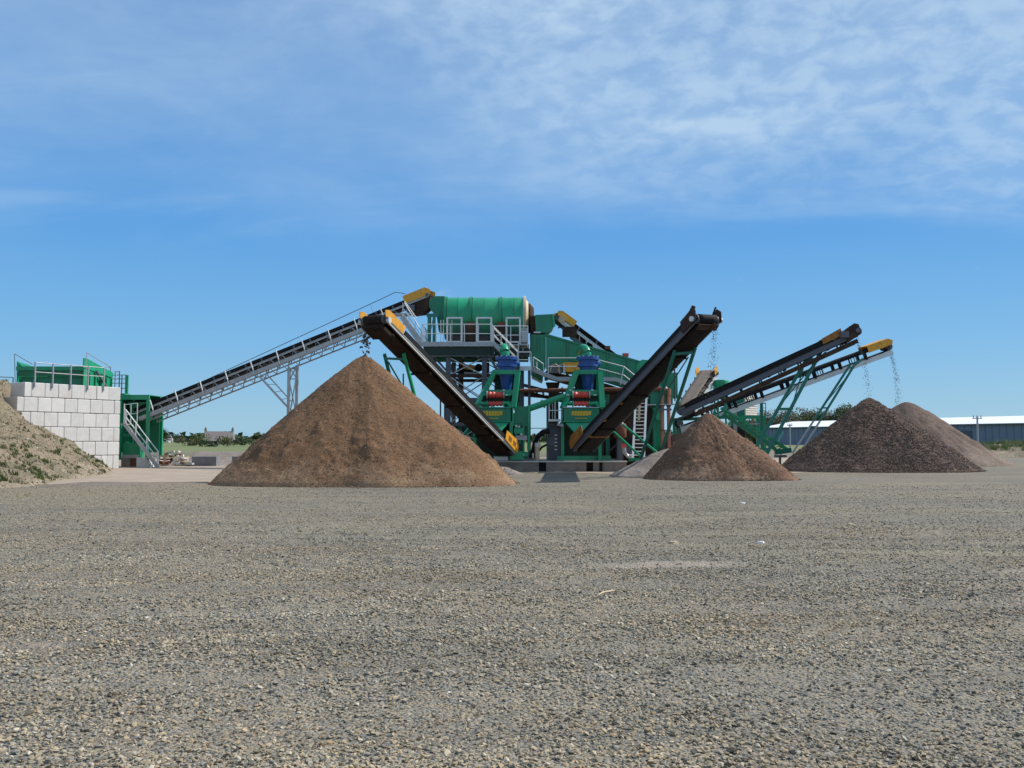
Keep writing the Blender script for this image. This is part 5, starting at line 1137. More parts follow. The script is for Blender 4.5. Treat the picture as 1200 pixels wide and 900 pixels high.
def drum():
    Yc = 57.7; zc = H(373, Yc); r = 1.28; x = lambda p: X(p, Yc-.6)
    t = T('washing_drum', 'big bright green rotary washing drum lying on the platform', 'drum', (x(568), Yc, zc-r))
    def sec(nm, a, b, prof, m, par=None): return t.mesh(nm, MB().lathe((a, Yc, zc), [(rr, q*(b-a)) for rr, q in prof], (1, 0, 0), 40), m, par, True)
    for a, b in ((522, 550.5), (552.5, 585.5), (587.5, 613)): sec('shell', x(a), x(b), [(r-.05, 0), (r, 0), (r, .45), (r+.008, .47), (r+.008, .5), (r, .52), (r, 1), (r-.05, 1)], GREEN)
    for p in (521.5, 551.5, 586.5): sec('flange', x(p)-.06, x(p)+.06, [(r-.1, 0), (r+.075, 0), (r+.075, .4), (r+.05, .45), (r+.05, .55), (r+.075, .6), (r+.075, 1), (r-.1, 1)], GREEN); sec('seam', x(p)+.06, x(p)+.11, [(r-.1, 0), (r+.02, .1), (r+.02, .9), (r-.1, 1)], SHADEG)
    sec('seam', x(536), x(536)+.05, [(r-.1, 0), (r+.015, .1), (r+.015, .9), (r-.1, 1)], DGREEN); sec('seam', x(602), x(602)+.05, [(r-.1, 0), (r+.015, .1), (r+.015, .9), (r-.1, 1)], DGREEN)
    sec('end_ring', x(614), x(614)+.12, [(r*.5, 0), (r+.1, 0), (r+.1, 1), (r*.5, 1)], CREAM)
    sec('discharge_cone', x(615)+.03, x(615)+.22, [(r+.02, .0), (r*.9, .4), (r*.8, 1), (r*.5, 1)], CREAM)
    sec('outlet_ring', x(617), x(626), [(r*.72, 0), (r*.72, .5), (r*.5, 1)], DIRTST); t.box('outlet_frame', (x(624.5), Yc-.2, zc-.7), (.3, 1.8, 1.4), DIRTST)
    sec('outlet_spout', x(617), x(622), [(r*.55, 0), (r*.55, 1)], GREEN)
    for p in (549.5, 585): 
        t.tube('tyre_roller', (x(p), Yc-1.0, zc-r-.12), (x(p)+.5, Yc-1.0, zc-r-.12), .26, DIRTST); t.box('roller_bearing', (x(p)+.1, Yc-1.15, zc-r+.2), (.75, .5, .9), DIRTST); t.box('roller_cap', (x(p)+.1, Yc-1.2, zc-r+.75), (.45, .35, .25), RUST)
    zd = H(403, 55)+.06
    t.box('cradle', (x(568), Yc, zd+.3), (x(612)-x(524), 2.0, .6), DIRTST)
    t.prism('inlet_chute', [W(503, 351, 57.2), W(510, 347, 57.2), W(521, 347, 57.2), W(524, 353, 57.2), W(524, 388, 57.2), W(514, 388, 57.2), W(512, 372, 57.2), W(503, 360, 57.2)], (0, 1.5, 0), DGREEN)
    for px, yy in ((502, 56.6), (508, 56.6), (503, 58.6)): t.bar('frame_leg', (X(px, yy), yy, zd), (X(px, yy), yy, H(369, yy)), .17, .17, TEAL)
    t.bar('frame_beam', W(500, 369.5, 56.6), W(514, 369.5, 56.6), .16, .2, TEAL); t.bar('frame_brace', W(502, 400, 56.6), W(508, 372, 56.6), .06, .06, GALV)
    t.box('gear_motor', (X(614, 56), 56.6, zd+.55), (.45, .5, 1.0), GALV)
    g = T('drive_cabinet', 'pale grey drive cabinet at the outlet end of the green drum', 'cabinet', (X(615, 55.7), 55.7, zd)); g.box('body', (X(615.5, 55.7), 55.8, H(394.5, 55.7)), (.38, .3, .62), GALVL); g.box('door', (X(615.5, 55.7), 55.62, H(394.5, 55.7)), (.32, .04, .54), GALV)
drum()
# ------------------------------------------------------------------ inclined screen box
def screen():
    Y = 56.2; t = T('screen_box', 'long dark green screen box sloping down to the right from the drum outlet', 'screen', (X(690, Y), Y+1, 0))
    P = lambda px, py, y=Y: W(px, py, y)
    def plate(nm, pts, dep, m, y=Y, par=None): return t.prism(nm, [P(a, b, y) for a, b in pts], (0, dep, 0), m, par)
    plate('feed_box', [(627, 369), (647, 368), (649.5, 372), (649, 383), (641, 390), (628, 390)], 2.4, DGREEN)
    t.bar('box_lip', P(647.7, 368, Y-.03), P(649.8, 383, Y-.03), .1, .12, GREEN)
    plate('feed_column', [(622, 392), (639.5, 392), (639.5, 431), (637, 434), (636, 447), (624, 441), (621.5, 410)], 2.2, DGREEN, Y+.03)
    t.bar('lifting_plate', P(625.5, 389.5, Y-.02), P(633.5, 389.5, Y-.02), .05, .08, GALVL)
    for px in (623, 631, 639): t.bar('stiffener', P(px, 393, Y-.03), P(px, 440 if px < 635 else 430, Y-.03), .07, .07, DGREEN)
    segs = [(640, 392, 433), (665, 399, 438), (690, 406.5, 442.5), (712, 411.5, 449), (735, 419, 456), (757, 426, 464)]
    for (a, u0, l0), (b, u1, l1) in zip(segs, segs[1:]):
        plate('side_plate', [(a, u0), (b-.2, u1), (b-.2, l1), (a, l0)], .06, DGREEN)
        t.bar('stiffener', P(b, u1+1, Y-.04), P(b, l1, Y-.04), .06, .09, DGREEN)
    for q, (m, off) in enumerate(((DGREEN, 0), (DGREEN, 1))):
        for (a, u0, l0), (b, u1, l1) in zip(segs, segs[1:]): 
            if off: t.prism('top_plate' if 0 else 'far_side_plate', [P(a, u0, Y+2.3), P(b, u1, Y+2.3), P(b, l1, Y+2.3), P(a, l0, Y+2.3)], (0, .06, 0), DGREEN)
    t.bar('top_flange', P(640, 392, Y-.02), P(690, 406.5, Y-.02), .12, .1, DGREEN); t.bar('top_flange', P(690, 406.5, Y-.02), P(757, 426, Y-.02), .12, .1, DGREEN)
    t.bar('rib_row', P(668, 421, Y-.05), P(757, 447, Y-.05), .05, .07, DGREEN)
    plate('discharge_hood', [(746, 427), (752, 421.5), (762, 422), (767, 430), (767, 452), (756, 449), (746, 443)], 2.0, GREEN, Y-.1)
    plate('under_pan', [(640, 434), (712, 450), (757, 465), (757, 471), (700, 458), (640, 441)], 2.1, DIRTST, Y+.1)
    plate('chute', [(700, 450), (765, 468), (765, 480), (742, 486), (715, 470), (700, 462)], 1.8, RUST, Y+.25)
    for px in (640, 665, 690, 712, 735): t.tube('isolator_spring', P(px, 446 if px < 700 else 458, Y+.3), P(px, 438 if px < 700 else 452, Y+.3), .1, STEEL)
    t.box('vent', P(712, 407.5, Y+.4), (.3, .3, .2), RUST); t.box('vent', P(733, 416, Y+.4), (.35, .3, .2), RED)
    for k in range(5): t.tube('bolt_boss', P(704+k*7, 441+k*2, Y-.09), P(704+k*7, 441+k*2, Y), .07, GALV)
    # vibrator drive: yellow cover, hoses
    t.box('exciter_cover', P(669.5, 430.5, Y-.45), (1.0, .55, .55), YEL); t.box('exciter_motor', P(650, 432, Y-.4), (.9, .45, .55), STEEL)
    for k in range(2): t.mesh('hose', MB().path([P(645+k*9, 436, Y-.6), P(646+k*9, 429, Y-.65), P(651+k*8, 426.5, Y-.65), P(655+k*6, 429, Y-.65), P(656+k*6, 438, Y-.6)], .035, 6), CREAM, smooth=True)
    # walkway hung on the side
    w = T('screen_walkway', 'galvanised walkway with handrails along the side of the green screen box', 'walkway', (X(690, 55.2), 55.2, 0)); Yw = 55.15
    pts = [(623, 432.5), (652, 444), (690, 444), (722, 444.5), (765, 461)]
    for (a, b), (c, d) in zip(pts, pts[1:]):
        w.bar('toe_board', W(a, b, Yw), W(c, d, Yw), .05, .24, GALV); w.prism('grating', [W(a, b+2, Yw), W(c, d+2, Yw), W(c, d+2, Yw)+Vector((0, .85, 0)), W(a, b+2, Yw)+Vector((0, .85, 0))], (0, 0, .04), GALV)
    def hr(rp, h1=20, h2=10, yy=Yw-.02):
        for (a, b), (c, d) in zip(rp, rp[1:]): w.tube('rail', W(a, b, yy), W(c, d, yy), .03, GALVL); w.tube('mid_rail', W(a, b+h2, yy), W(c, d+h2, yy), .026, GALVL)
    hr([(625, 418.5), (637, 426.5)]); w.bar('post', W(625, 418.5, Yw), W(625, 436, Yw), .06, .05, GALVL); w.bar('post', W(637, 426.5, Yw), W(637, 436, Yw), .05, .05, GALVL); w.tube('mid_rail', W(629, 424, Yw), W(629, 433, Yw), .03, GALVL)
    hr([(642.5, 419.5), (676, 419.5)]); w.bar('post', W(642.5, 419.5, Yw), W(642.5, 443, Yw), .06, .05, GALVL); w.bar('post', W(661, 427, Yw-.01), W(661, 439, Yw), .1, .05, GALVL)
    hr([(696, 420.5), (731, 429.5)]); hr([(731, 429.5), (744, 440)]); 
    for a, b, c, d in ((731, 429.5, 727, 451), (744, 440, 744, 454), (700, 421.5, 700, 444)): w.bar('post', W(a, b, Yw), W(c, d, Yw), .05, .05, GALVL)
    # supports
    c = T('screen_support', 'tapered brown steel support column under the green screen box', 'column', (X(648, 56.5), 56.5, ZP))
    c.prism('column', [W(640, 448, 56), W(656, 448, 56), W(654, 458, 56), W(654.5, 476, 56), (W(654.5, 476, 56).x, 56, ZP), (W(643, 476, 56).x, 56, ZP), W(643, 476, 56), W(643.5, 458, 56)], (0, .9, 0), DIRTST)
    c.bar('side_post', (X(641.5, 56), 55.9, ZP), (X(641.5, 56), 55.9, H(468, 56)), .12, .12, STEEL)
    f = T('support_frame', 'dark green braced frame under the lower end of the screen box', 'frame', (X(745, 57), 57, 0))
    for px in (712, 738, 768):
        for yy in (56.3, 59): f.bar('column', (X(px, yy), yy, 0), (X(px, yy), yy, H(462, yy)), .24, .24, DGREEN)
    for z in (H(478, 57), H(505, 57)):
        for yy in (56.25, 59.05): f.bar('beam', (X(712, 56.3), yy, z), (X(768, 56.3), yy, z), .16, .24, STEEL)
    for a, b in ((712, 738), (738, 768)): f.bar('brace', (X(a, 56.3), 56.2, H(505, 57)), (X(b, 56.3), 56.2, H(480, 57)), .1, .1, STEEL); f.bar('brace', (X(a, 56.3), 56.2, H(530, 57)), (X(b, 56.3), 56.2, H(507, 57)), .1, .1, STEEL)
    f.bar('column', (X(770, 55), 55, 0), (X(770, 55), 55, H(440, 55)), .5, .4, GREEN)
    f.box('gear_box', W(774, 466, 54.6), (1.3, .8, .8), DGREEN); f.bar('walk_plate', W(758, 474.5, 54), W(790, 474, 54), .6, .06, GALV); f.bar('hopper_spout', W(768, 478, 54.2), W(772, 492, 54.2), .4, .3, GREEN)
    f.box('side_box', W(784, 452, 55.2), (.9, .7, 1.5), DGREEN)
screen()
# ------------------------------------------------------------------ hydrocyclone units
def cyclone_unit(bx, cx, label, n):
    """bx, cx: photo x of the collecting bin and of the cyclone axis"""
    Y = 51.1; t = T('cyclone_unit', label, 'cyclone unit', (X(bx, Y), Y+.8, ZP), 'twin cyclone units')
    x = X(bx, Y); w = 1.02; z1, z0, zf = H(477.5, Y), H(494, Y), H(512, Y)
    # bin as plates
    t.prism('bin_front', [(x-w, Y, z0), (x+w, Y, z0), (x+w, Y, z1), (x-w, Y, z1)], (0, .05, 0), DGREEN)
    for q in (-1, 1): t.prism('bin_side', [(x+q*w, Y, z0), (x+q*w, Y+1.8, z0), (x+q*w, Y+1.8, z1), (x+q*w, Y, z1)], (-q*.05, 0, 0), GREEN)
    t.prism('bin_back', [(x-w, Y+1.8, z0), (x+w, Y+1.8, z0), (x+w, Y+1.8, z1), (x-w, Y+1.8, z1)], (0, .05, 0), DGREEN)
    t.bar('bin_rim', (x-w, Y-.02, z1), (x+w, Y-.02, z1), .1, .05, GALV if n else GREEN)
    t.prism('splash_plate', [(x-w+.05, Y+.1, z1-.12), (x+w-.05, Y+.1, z1-.12), (x+w-.05, Y+1.7, z1-.12), (x-w+.05, Y+1.7, z1-.12)], (0, 0, .03), DGREEN)
    fm = MB(); a = w*.9
    top = [(x-a, Y+.03, z0-.01), (x+a, Y+.03, z0-.01), (x+a, Y+1.75, z0-.01), (x-a, Y+1.75, z0-.01)]; b = .2
    bot = [(x-b, Y-.58, zf), (x+b, Y-.58, zf), (x+b, Y+.1, zf-.02), (x-b, Y+.1, zf-.02)]
    fm.v = top+bot; fm.f = [(3, 2, 1, 0), (4, 5, 6, 7)]+[(i, (i+1) % 4, (i+1) % 4+4, i+4) for i in range(4)]
    t.mesh('funnel', fm, GREEN)
    t.bar('bin_flange', (x-w, Y-.015, z0), (x+w, Y-.015, z0), .07, .05, GREEN)
    # yellow maker's lettering, too blurred in the photograph to read
    lm = MB(); zl = H(481.6, Y); zh = H(487.2, Y)
    for k in range(7):
        xa = x-.55+k*.155; zz = zh+(.03 if k in (0, 6) else 0); lm.prism([(xa, Y-.012, zz), (xa+.13, Y-.012, zz), (xa+.16, Y-.012, zl), (xa+.03, Y-.012, zl)], (0, .01, 0))
    t.mesh('lettering', lm, LETY)
    l2 = MB(); 
    for k in range(8): xa = x-.33+k*.083; l2.prism([(xa, Y-.012, H(490.8, Y)), (xa+.055, Y-.012, H(490.8, Y)), (xa+.055, Y-.012, H(489.6, Y)), (xa, Y-.012, H(489.6, Y))], (0, .01, 0))
    t.mesh('lettering', l2, LETY)
    # splayed frame
    c = X(cx, 52); zt = H(436.5, 52); yf, yb = 51.25, 52.9; tw = .68
    LB = [(x-w+.05, yf), (x+w+.12, yf), (x+w+.12, yb), (x-w+.05, yb)]; LT = [(c-tw, 51.65), (c+tw-.05, 51.65), (c+tw-.05, 52.6), (c-tw, 52.6)]
    for i in range(4):
        p, q = Vector((*LB[i], z1)), Vector((*LT[i], zt))
        if i in (1, 2):      # plate legs with lightening slots on the right
            d = (q-p)
            for o in (-.2, .2): t.bar('frame_leg', p+Vector((0, o, 0)), q+Vector((0, o, 0)), .3 if o < 0 else .12, .1, GREEN)
            for k in range(6): t.bar('leg_web', p+d*(k/5)+Vector((0, -.15, 0)), p+d*(k/5)+Vector((0, .15, 0)), .06, .2, GREEN)
        else: t.bar('frame_leg', p, q, .42, .14, GREEN)
    for a_, b_ in ((0, 1), (2, 3), (1, 2), (3, 0)):
        p, q = Vector((*LT[a_], zt)), Vector((*LT[b_], zt)); t.bar('top_beam', p, q, .16, .24, GREEN)
        f = .42; p2 = Vector((*LB[a_], z1)).lerp(p, f); q2 = Vector((*LB[b_], z1)).lerp(q, f); t.bar('mid_beam', p2, q2, .08, .3 if a_ == 0 else .16, GREEN)
    t.prism('shade_panel', [(c-.75, 52.75, z1+.35), (c+.75, 52.75, z1+.35), (c+.62, 52.68, zt), (c-.62, 52.68, zt)], (0, .04, 0), SHADEG); t.prism('shade_plate', [(x-w*.8, Y+.3, z1+.35), (x+w*.95, Y+.3, z1+.35), (x+w*.9, Y+.32, z1+.75), (x-w*.72, Y+.32, z1+.75)], (0, .05, 0), SHADEG)  # dark panels added to paint the shade inside the frame
    # cyclone
    Yc = 52.15; z = zt+.1
    t.mesh('cyclone_body', MB().lathe((c, Yc, 0), [(.11, z1+.05), (.16, z1+.5), (.36, zt-.35), (.46, zt+.05), (.46, zt+.3), (.58, zt+.32), (.58, zt+.46), (.5, zt+.47), (.5, zt+.68), (.63, zt+.7), (.63, zt+.86), (.25, zt+.9)], Z, 28), BLUE, smooth=True)
    for k in range(12): a = k*math.pi/6; t.tube('flange_bolt', (c+.58*math.cos(a), Yc+.58*math.sin(a), zt+.85), (c+.58*math.cos(a), Yc+.58*math.sin(a), zt+.93), .035, GALV)
    t.mesh('inlet_pipe', MB().path([(c+.1, Yc-.25, zt+.56), (c+.45, Yc-.15, zt+.56), (c+.62, Yc+.4, zt+.55), (c+.62, Yc+2.2, zt+.4)], .15, 12), BLUE, smooth=True)
    if n == 0: pts = [(c-.05, Yc, zt+.8), (c-.07, Yc, zt+1.1), (c-.12, Yc+.25, zt+1.42), (c-.14, Yc+.8, zt+1.5), (c-.16, Yc+2.2, zt+1.3)]
    else: pts = [(c+.0, Yc, zt+.8), (c+.0, Yc, zt+1.1), (c-.08, Yc+.15, zt+1.35), (c-.22, Yc+.6, zt+1.5), (c-.30, Yc+2.6, zt+1.45)]
    # smooth the bend
    sm = []
    for i in range(len(pts)-1):
        for k in range(3): sm.append(Vector(pts[i]).lerp(Vector(pts[i+1]), k/3))
    sm.append(Vector(pts[-1])); sm = [sm[0]]+[(sm[i-1]+sm[i]*2+sm[i+1])/4 for i in range(1, len(sm)-1)]+[sm[-1]]
    t.mesh('overflow_elbow', MB().path(sm, .235 if n == 0 else .2, 16), GREEN, smooth=True)
    t.tube('pipe_flange', (c+(-.05 if n == 0 else .05), Yc, zt+.86), (c+(-.05 if n == 0 else .05), Yc, zt+.94), .33, BLUE)
    # red rubber underflow valves with chrome ends
    zv = H(462.5, Y); vx = x+.14*(1-n)
    for k, (zz, ln, rr) in enumerate(((zv, .8, .19), (H(473, Y), .8, .15))):
        prof = []
        for j in range(9): prof += [(rr*(1.0 if j % 2 else .72), ln*j/8)]
        t.mesh('rubber_valve', MB().lathe((vx-ln/2, Y+.15, zz), prof, (1, 0, 0), 14), RED, smooth=False)
        for q in (-1, 1):
            t.tube('valve_flange', (vx+q*(ln/2+.02), Y+.15, zz), (vx+q*(ln/2+.09), Y+.15, zz), rr*1.15, GALV if k == 0 else GREEN); t.tube('valve_pipe', (vx+q*(ln/2+.08), Y+.15, zz), (vx+q*(ln/2+.42), Y+.15, zz), .11 if k else .08, GREEN)
    for q in (-1, 1):
        t.mesh('arm', MB().path([(x+q*.55, Y+.1, H(473, Y)), (x+q*.8, Y+.05, H(472, Y)), (x+q*.98, Y+.05, z1+.02)], .11, 10), GREEN, smooth=True)
        t.box('hose_clamp', (x+q*.6, Y-.02, zv+.25), (.12, .1, .06), GALVL); t.box('hose_clamp', (x+q*.75, Y-.02, zv-.02), (.16, .1, .05), GALVL)
    # legs and base below the bin
    for (xx, yy) in ((x+w-.02, Y+.1), (x+w-.02, Y+1.75), (x-w+.02, Y+1.75), (x-w+.02, Y+.6)): t.bar('support_leg', (xx, yy, ZP), (xx, yy, z0), .17, .17, GREEN)
    t.bar('base_beam', (x-w-.3, Y+.35, ZP+.14), (x+w+.6, Y+.35, ZP+.14), .16, .26, DGREEN); t.bar('base_beam', (x-w-.3, Y+1.8, ZP+.14), (x+w+.6, Y+1.8, ZP+.14), .16, .26, DGREEN)
    t.prism('rear_panel', [(x-w, Y+1.3, ZP), (x+w+.3, Y+1.3, ZP), (x+w+.3, Y+1.3, z0-.02), (x-w, Y+1.3, z0-.02)], (0, .06, 0), SHADEG)  # coloured dark to paint the shadow right of the funnel
cyclone_unit(577.5, 593.5, 'left of the twin green cyclone units with blue cyclone and short upright elbow', 0)
cyclone_unit(681.5, 689.5, 'right of the twin green cyclone units with blue cyclone and curved elbow', 1)
def pump_clutter():
    # pump and manifold between the units
    t = T('pump_skid', 'green pump manifold with vertical pipes right of the left cyclone unit', 'pump', (X(609, 51.3), 51.3, ZP)); Y = 51.3
    for px, a, b, r, m in ((604.5, 498, 534, .09, GREEN), (609, 495, 520, .07, DGREEN), (613.5, 500, 532, .06, GREEN), (601, 484, 499, .09, GREEN), (619.5, 476, 528, .08, GREEN)): t.tube('pipe', W(px, a, Y), W(px, b, Y), r, m)
    t.box('valve_body', W(608, 505, Y), (.5, .4, .3), GREEN); t.box('valve_body', W(611, 513, Y+.1), (.6, .4, .25), GALV); t.box('valve_body', W(612, 488, Y+.3), (.85, .5, 1.1), DGREEN); t.box('upper_box', W(612, 503, Y+.5), (.9, .5, .8), DGREEN)
    t.box('pump_case', W(606, 534, Y), (.7, .6, .45), GREEN); t.tube('pump_motor', W(612, 534, Y), W(619, 534, Y), .22, DGREEN); t.box('pedestal', W(587, 537.3, Y-.1), (.75, .4, .2), GALVL); t.box('pedestal', W(609, 538, Y), (1.6, .5, .1), STEEL)
    for px, py in ((605, 499), (608, 500), (611, 509), (613, 533), (603, 536)): t.box('fitting', W(px, py, Y-.25), (.12, .08, .08), GALVL)
    t.bar('guide_plate', W(596, 470, Y+.2), W(601, 498, Y+.2), .1, .3, GREEN)
    p = T('overflow_pipe', 'bright green pipe sloping up to the right between the twin cyclone units', 'pipe', W(640, 473, 51.6)); Y = 51.6
    p.mesh('pipe', MB().path([W(618, 479.5, Y), W(634, 474, Y), W(648, 469, Y), W(662, 464.5, Y)], .18, 14), GREEN, smooth=True); p.tube('flange', W(635.5, 473.6, Y), W(637.5, 472.8, Y), .25, GREEN); p.bar('bracket', W(615, 479, Y), W(621, 478, Y), .2, .2, GREEN)
    s = T('slurry_tank', 'tall dark grey slurry tank between the twin cyclone units', 'tank', (X(650, 52.3), 52.3, ZP)); Y = 52.3
    s.box('shell', ((X(642, Y)+X(657, Y))/2, Y+.5, (ZP+H(497, Y))/2), (X(657, Y)-X(642, Y), 1.2, H(497, Y)-ZP), SLATE); s.box('side_tank', ((X(657.5, Y)+X(668, Y))/2, Y+.7, (ZP+H(503, Y))/2), (X(668, Y)-X(657.5, Y), 1.0, H(503, Y)-ZP), DIRTST)
    for k in range(5): s.box('step_iron', (X(651.5, Y-.2), Y-.14, H(510+k*4.2, Y)), (.14, .08, .07), GALVL)
    s.box('inspection_hatch', (X(647.5, Y), Y-.13, H(517, Y)), (.4, .04, .5), STEEL); s.bar('top_collar', (X(641, Y), Y-.15, H(497, Y)), (X(669, Y), Y-.15, H(500, Y)), .12, .16, STEEL)
    s.tube('outlet', W(665, 536, 51.5), W(665, 540, 51.5), .13, GALV)
    a = T('service_platform', 'small railed service platform on the dark tank between the cyclone units', 'platform', (X(652, 51.6), 51.6, H(493, 51.6))); Y = 51.5
    a.box('deck', ((X(643, Y)+X(657, Y))/2, Y+.4, H(492.5, Y)), (X(657, Y)-X(643, Y), .9, .12), GALVL); a.bar('bracket', W(653, 497, Y), W(660, 499, Y), .3, .14, GALV)
    for px in (643.5, 650.5): a.tube('post', W(px, 493, Y), W(px, 468.5, Y), .03, GALVL)
    a.mesh('rail', MB().path([W(643.5, 469, Y), W(651, 468, Y), W(659.5, 468, Y), W(660.5, 470, Y), W(660.5, 480, Y), W(659, 481, Y), W(643.5, 481, Y)], .028, 6), GALVL)
    a.tube('post', W(647.5, 470, Y+.8), W(647.5, 493, Y+.8), .025, GALVL)
    h = T('slurry_hose', 'thick black hose arching down from the dark tank to the plinth', 'hose', (X(626, 51.8), 51.8, ZP)); Y = 51.7
    h.mesh('hose', MB().path([W(644, 505, Y), W(637, 506, Y), W(631, 511, Y), W(627.5, 518, Y), W(625.5, 527, Y), W(623.5, 537, Y)], .15, 12), RUBBER, smooth=True); h.mesh('branch_hose', MB().path([W(641, 521, Y), W(635, 524, Y), W(631, 529, Y)], .06, 8), RUBBER, smooth=True)
    q = T('water_pump', 'small tan pump standing below the black hose on the plinth', 'pump', (X(629.5, 51.5), 51.5, ZP)); q.tube('column', W(629.5, 539, 51.5), W(629.5, 524, 51.5), .13, CREAM); q.tube('head', W(630, 524, 51.5), W(630, 519, 51.5), .16, CONC); q.tube('standpipe', W(624.5, 539, 51.4), W(624.5, 531, 51.4), .05, GALVL)
    r = T('guard_rail', 'thin dark guard rail seen through the gap between the cyclone units', 'guard rail', (X(630, 62), 62, ZP)); r.rail([(X(612, 60), 60, ZP), (X(650, 60), 60, ZP)], STEEL, h=1.9, mids=(1.0,), every=1.6)
    # rusty pipe run
    u = T('rusty_pipe', 'long rusty red pipe running level behind the cyclone units then turning down', 'pipe', W(690, 457, 54)); Y = 54
    u.tube('pipe', W(608, 458, Y), W(775, 455.5, Y), .12, RUST); u.tube('flange', W(699, 456.6, Y), W(701, 456.6, Y), .2, RUST); u.tube('flange', W(658, 457.2, Y), W(660, 457.2, Y), .19, RUST)
    for px, yy in ((776.5, Y), (784, Y+.1)):
        u.tube('riser', (X(px, yy), yy, 0), (X(px, yy), yy, H(456, yy)), .11, PINKP)
        for z in (H(476, yy), H(505, yy)): u.tube('flange', (X(px, yy), yy, z), (X(px, yy), yy, z+.07), .16, RUST)
    u.mesh('bend', MB().path([W(768, 455.5, Y), W(774, 455.5, Y), W(776.5, 458, Y), W(776.5, 463, Y)], .115, 12), RUST, smooth=True)
    u.mesh('bend', MB().path([W(776.5, 457, Y), W(780, 454.5, Y), W(784, 457, Y), W(784, 463, Y)], .115, 12), PINKP, smooth=True)
    u.bar('bracket', W(772, 480, Y-.2), W(787, 480, Y-.2), .08, .1, STEEL)
    # ladder
    l = T('ladder', 'leaning aluminium ladder right of the right cyclone unit', 'ladder', (X(748, 50.4), 50.4, .3)); A0, A1 = W(741.5, 538, 50.2), W(744.5, 478, 52.3); B0, B1 = W(754.5, 538, 50.2), W(757.5, 464.5, 52.6)
    l.bar('stile', A0, A1, .11, .07, GALVL); l.bar('stile', B0, B1, .11, .07, GALVL)
    for k in range(1, 16):
        z = A0.z+(B1.z-A0.z)*k/17; fa = (z-A0.z)/(A1.z-A0.z); fb = (z-B0.z)/(B1.z-B0.z); pa = A0.lerp(A1, min(fa, 1)); pa = A0+(A1-A0)*fa; l.tube('rung', pa, B0+(B1-B0)*fb, .025, GALVL)
    l.bar('hook_plate', W(749.5, 471, 52), W(748.5, 492, 51.6), .12, .04, CREAM)
    # brown drum tank and clutter behind right stacker foot
    b = T('rusty_tank', 'rust orange round tank behind the right stacking conveyor foot', 'tank', (X(727, 52.5), 52.5, ZP)); b.mesh('shell', MB().lathe((X(727, 52.5), 52.6, H(511, 52.5)), [(.3, -.1), (.36, 0), (.36, .62), (.3, .7)], Z, 18), RUST, smooth=True); b.bar('stand', (X(727, 52.5), 52.6, 0), (X(727, 52.5), 52.6, H(512, 52.5)), .3, .3, STEEL)
    m = T('water_tank', 'low dark green settling tank behind the plinth and left stacker', 'tank', (X(545, 57), 57, ZP)); Y = 57.2
    x0, x1 = X(500, Y), X(622, Y); zt = H(497, Y)
    m.prism('front_panel', [(x0+1, Y, ZP), (X(574, Y), Y, ZP), (X(574, Y), Y, zt), (x0+1, Y, zt)], (0, .08, 0), DGREEN)
    for k in range(8): xx = x0+1+(X(574, Y)-x0-1)*k/7; m.bar('stiffener', (xx, Y-.06, ZP), (xx, Y-.06, zt), .1, .12, DIRTST)
    m.bar('rim', (x0+1, Y-.05, zt), (X(574, Y), Y-.05, zt), .2, .12, STEEL); m.prism('side_panel', [(x0+1, Y, ZP), (x0+1, Y+2, ZP), (x0+1, Y+2, zt), (x0+1, Y, zt)], (.06, 0, 0), DGREEN); m.bar('pipe_run', W(505, 512, Y-.3), W(560, 526, Y-.6), .18, .18, RUST); m.bar('pipe_run', W(520, 522, Y-.6), W(562, 532, Y-.8), .14, .14, STEEL)
    v = T('under_screen_sump', 'dark brown steel sump under the right end of the screen box', 'sump', (X(715, 56), 56.6, ZP)); Y = 56.6
    v.prism('front_panel', [W(694, 470, Y), W(756, 476, Y), W(752, 510, Y), (X(744, Y), Y, ZP), (X(700, Y), Y, ZP)], (0, 1.6, 0), DIRTST)
    for k in range(5): v.bar('stiffener', W(700+k*12, 474+k, Y-.06), (X(702+k*10, Y), Y-.06, ZP), .1, .1, STEEL)
    v.prism('dark_backing', [W(728, 476, 55.2), W(772, 478, 55.2), (X(772, 55.2), 55.2, 0), (X(728, 55.2), 55.2, 0)], (0, .1, 0), DIRTST)  # dark sheet added to fill the dark gap behind the ladder
    v.box('motor', W(735, 527, 54.5), (.8, .6, .5), STEEL); v.mesh('grey_elbow', MB().path([W(731, 523, 51.6), W(731.5, 530, 51.6), W(736, 534.5, 51.6), W(741, 535, 51.6)], .12, 10), GALV, smooth=True); v.box('red_valve', W(731, 522, 51.6), (.25, .25, .2), RED)
    # beams crossing behind the cyclone gap
    z = T('pipe_bridge', 'dark steel beams and return pipes crossing behind the gap between the cyclone units', 'beam', W(630, 463, 58)); 
    for k, (a, b, c, d, m_) in enumerate(((600, 448, 660, 463, STEEL), (600, 456, 668, 472, DIRTST), (605, 462, 650, 466, RUST), (690, 462, 745, 470, STEEL), (694, 467, 740, 462, GALV))): z.bar('beam', W(a, b, 58+k*.2), W(c, d, 58+k*.2), .16, .2, m_)
    for k in range(6): z.bar('bracket', W(612+k*8, 452+k*2, 58), W(614+k*8, 462+k*1.5, 58.4), .12, .1, GALVL if k % 2 else STEEL)
pump_clutter()
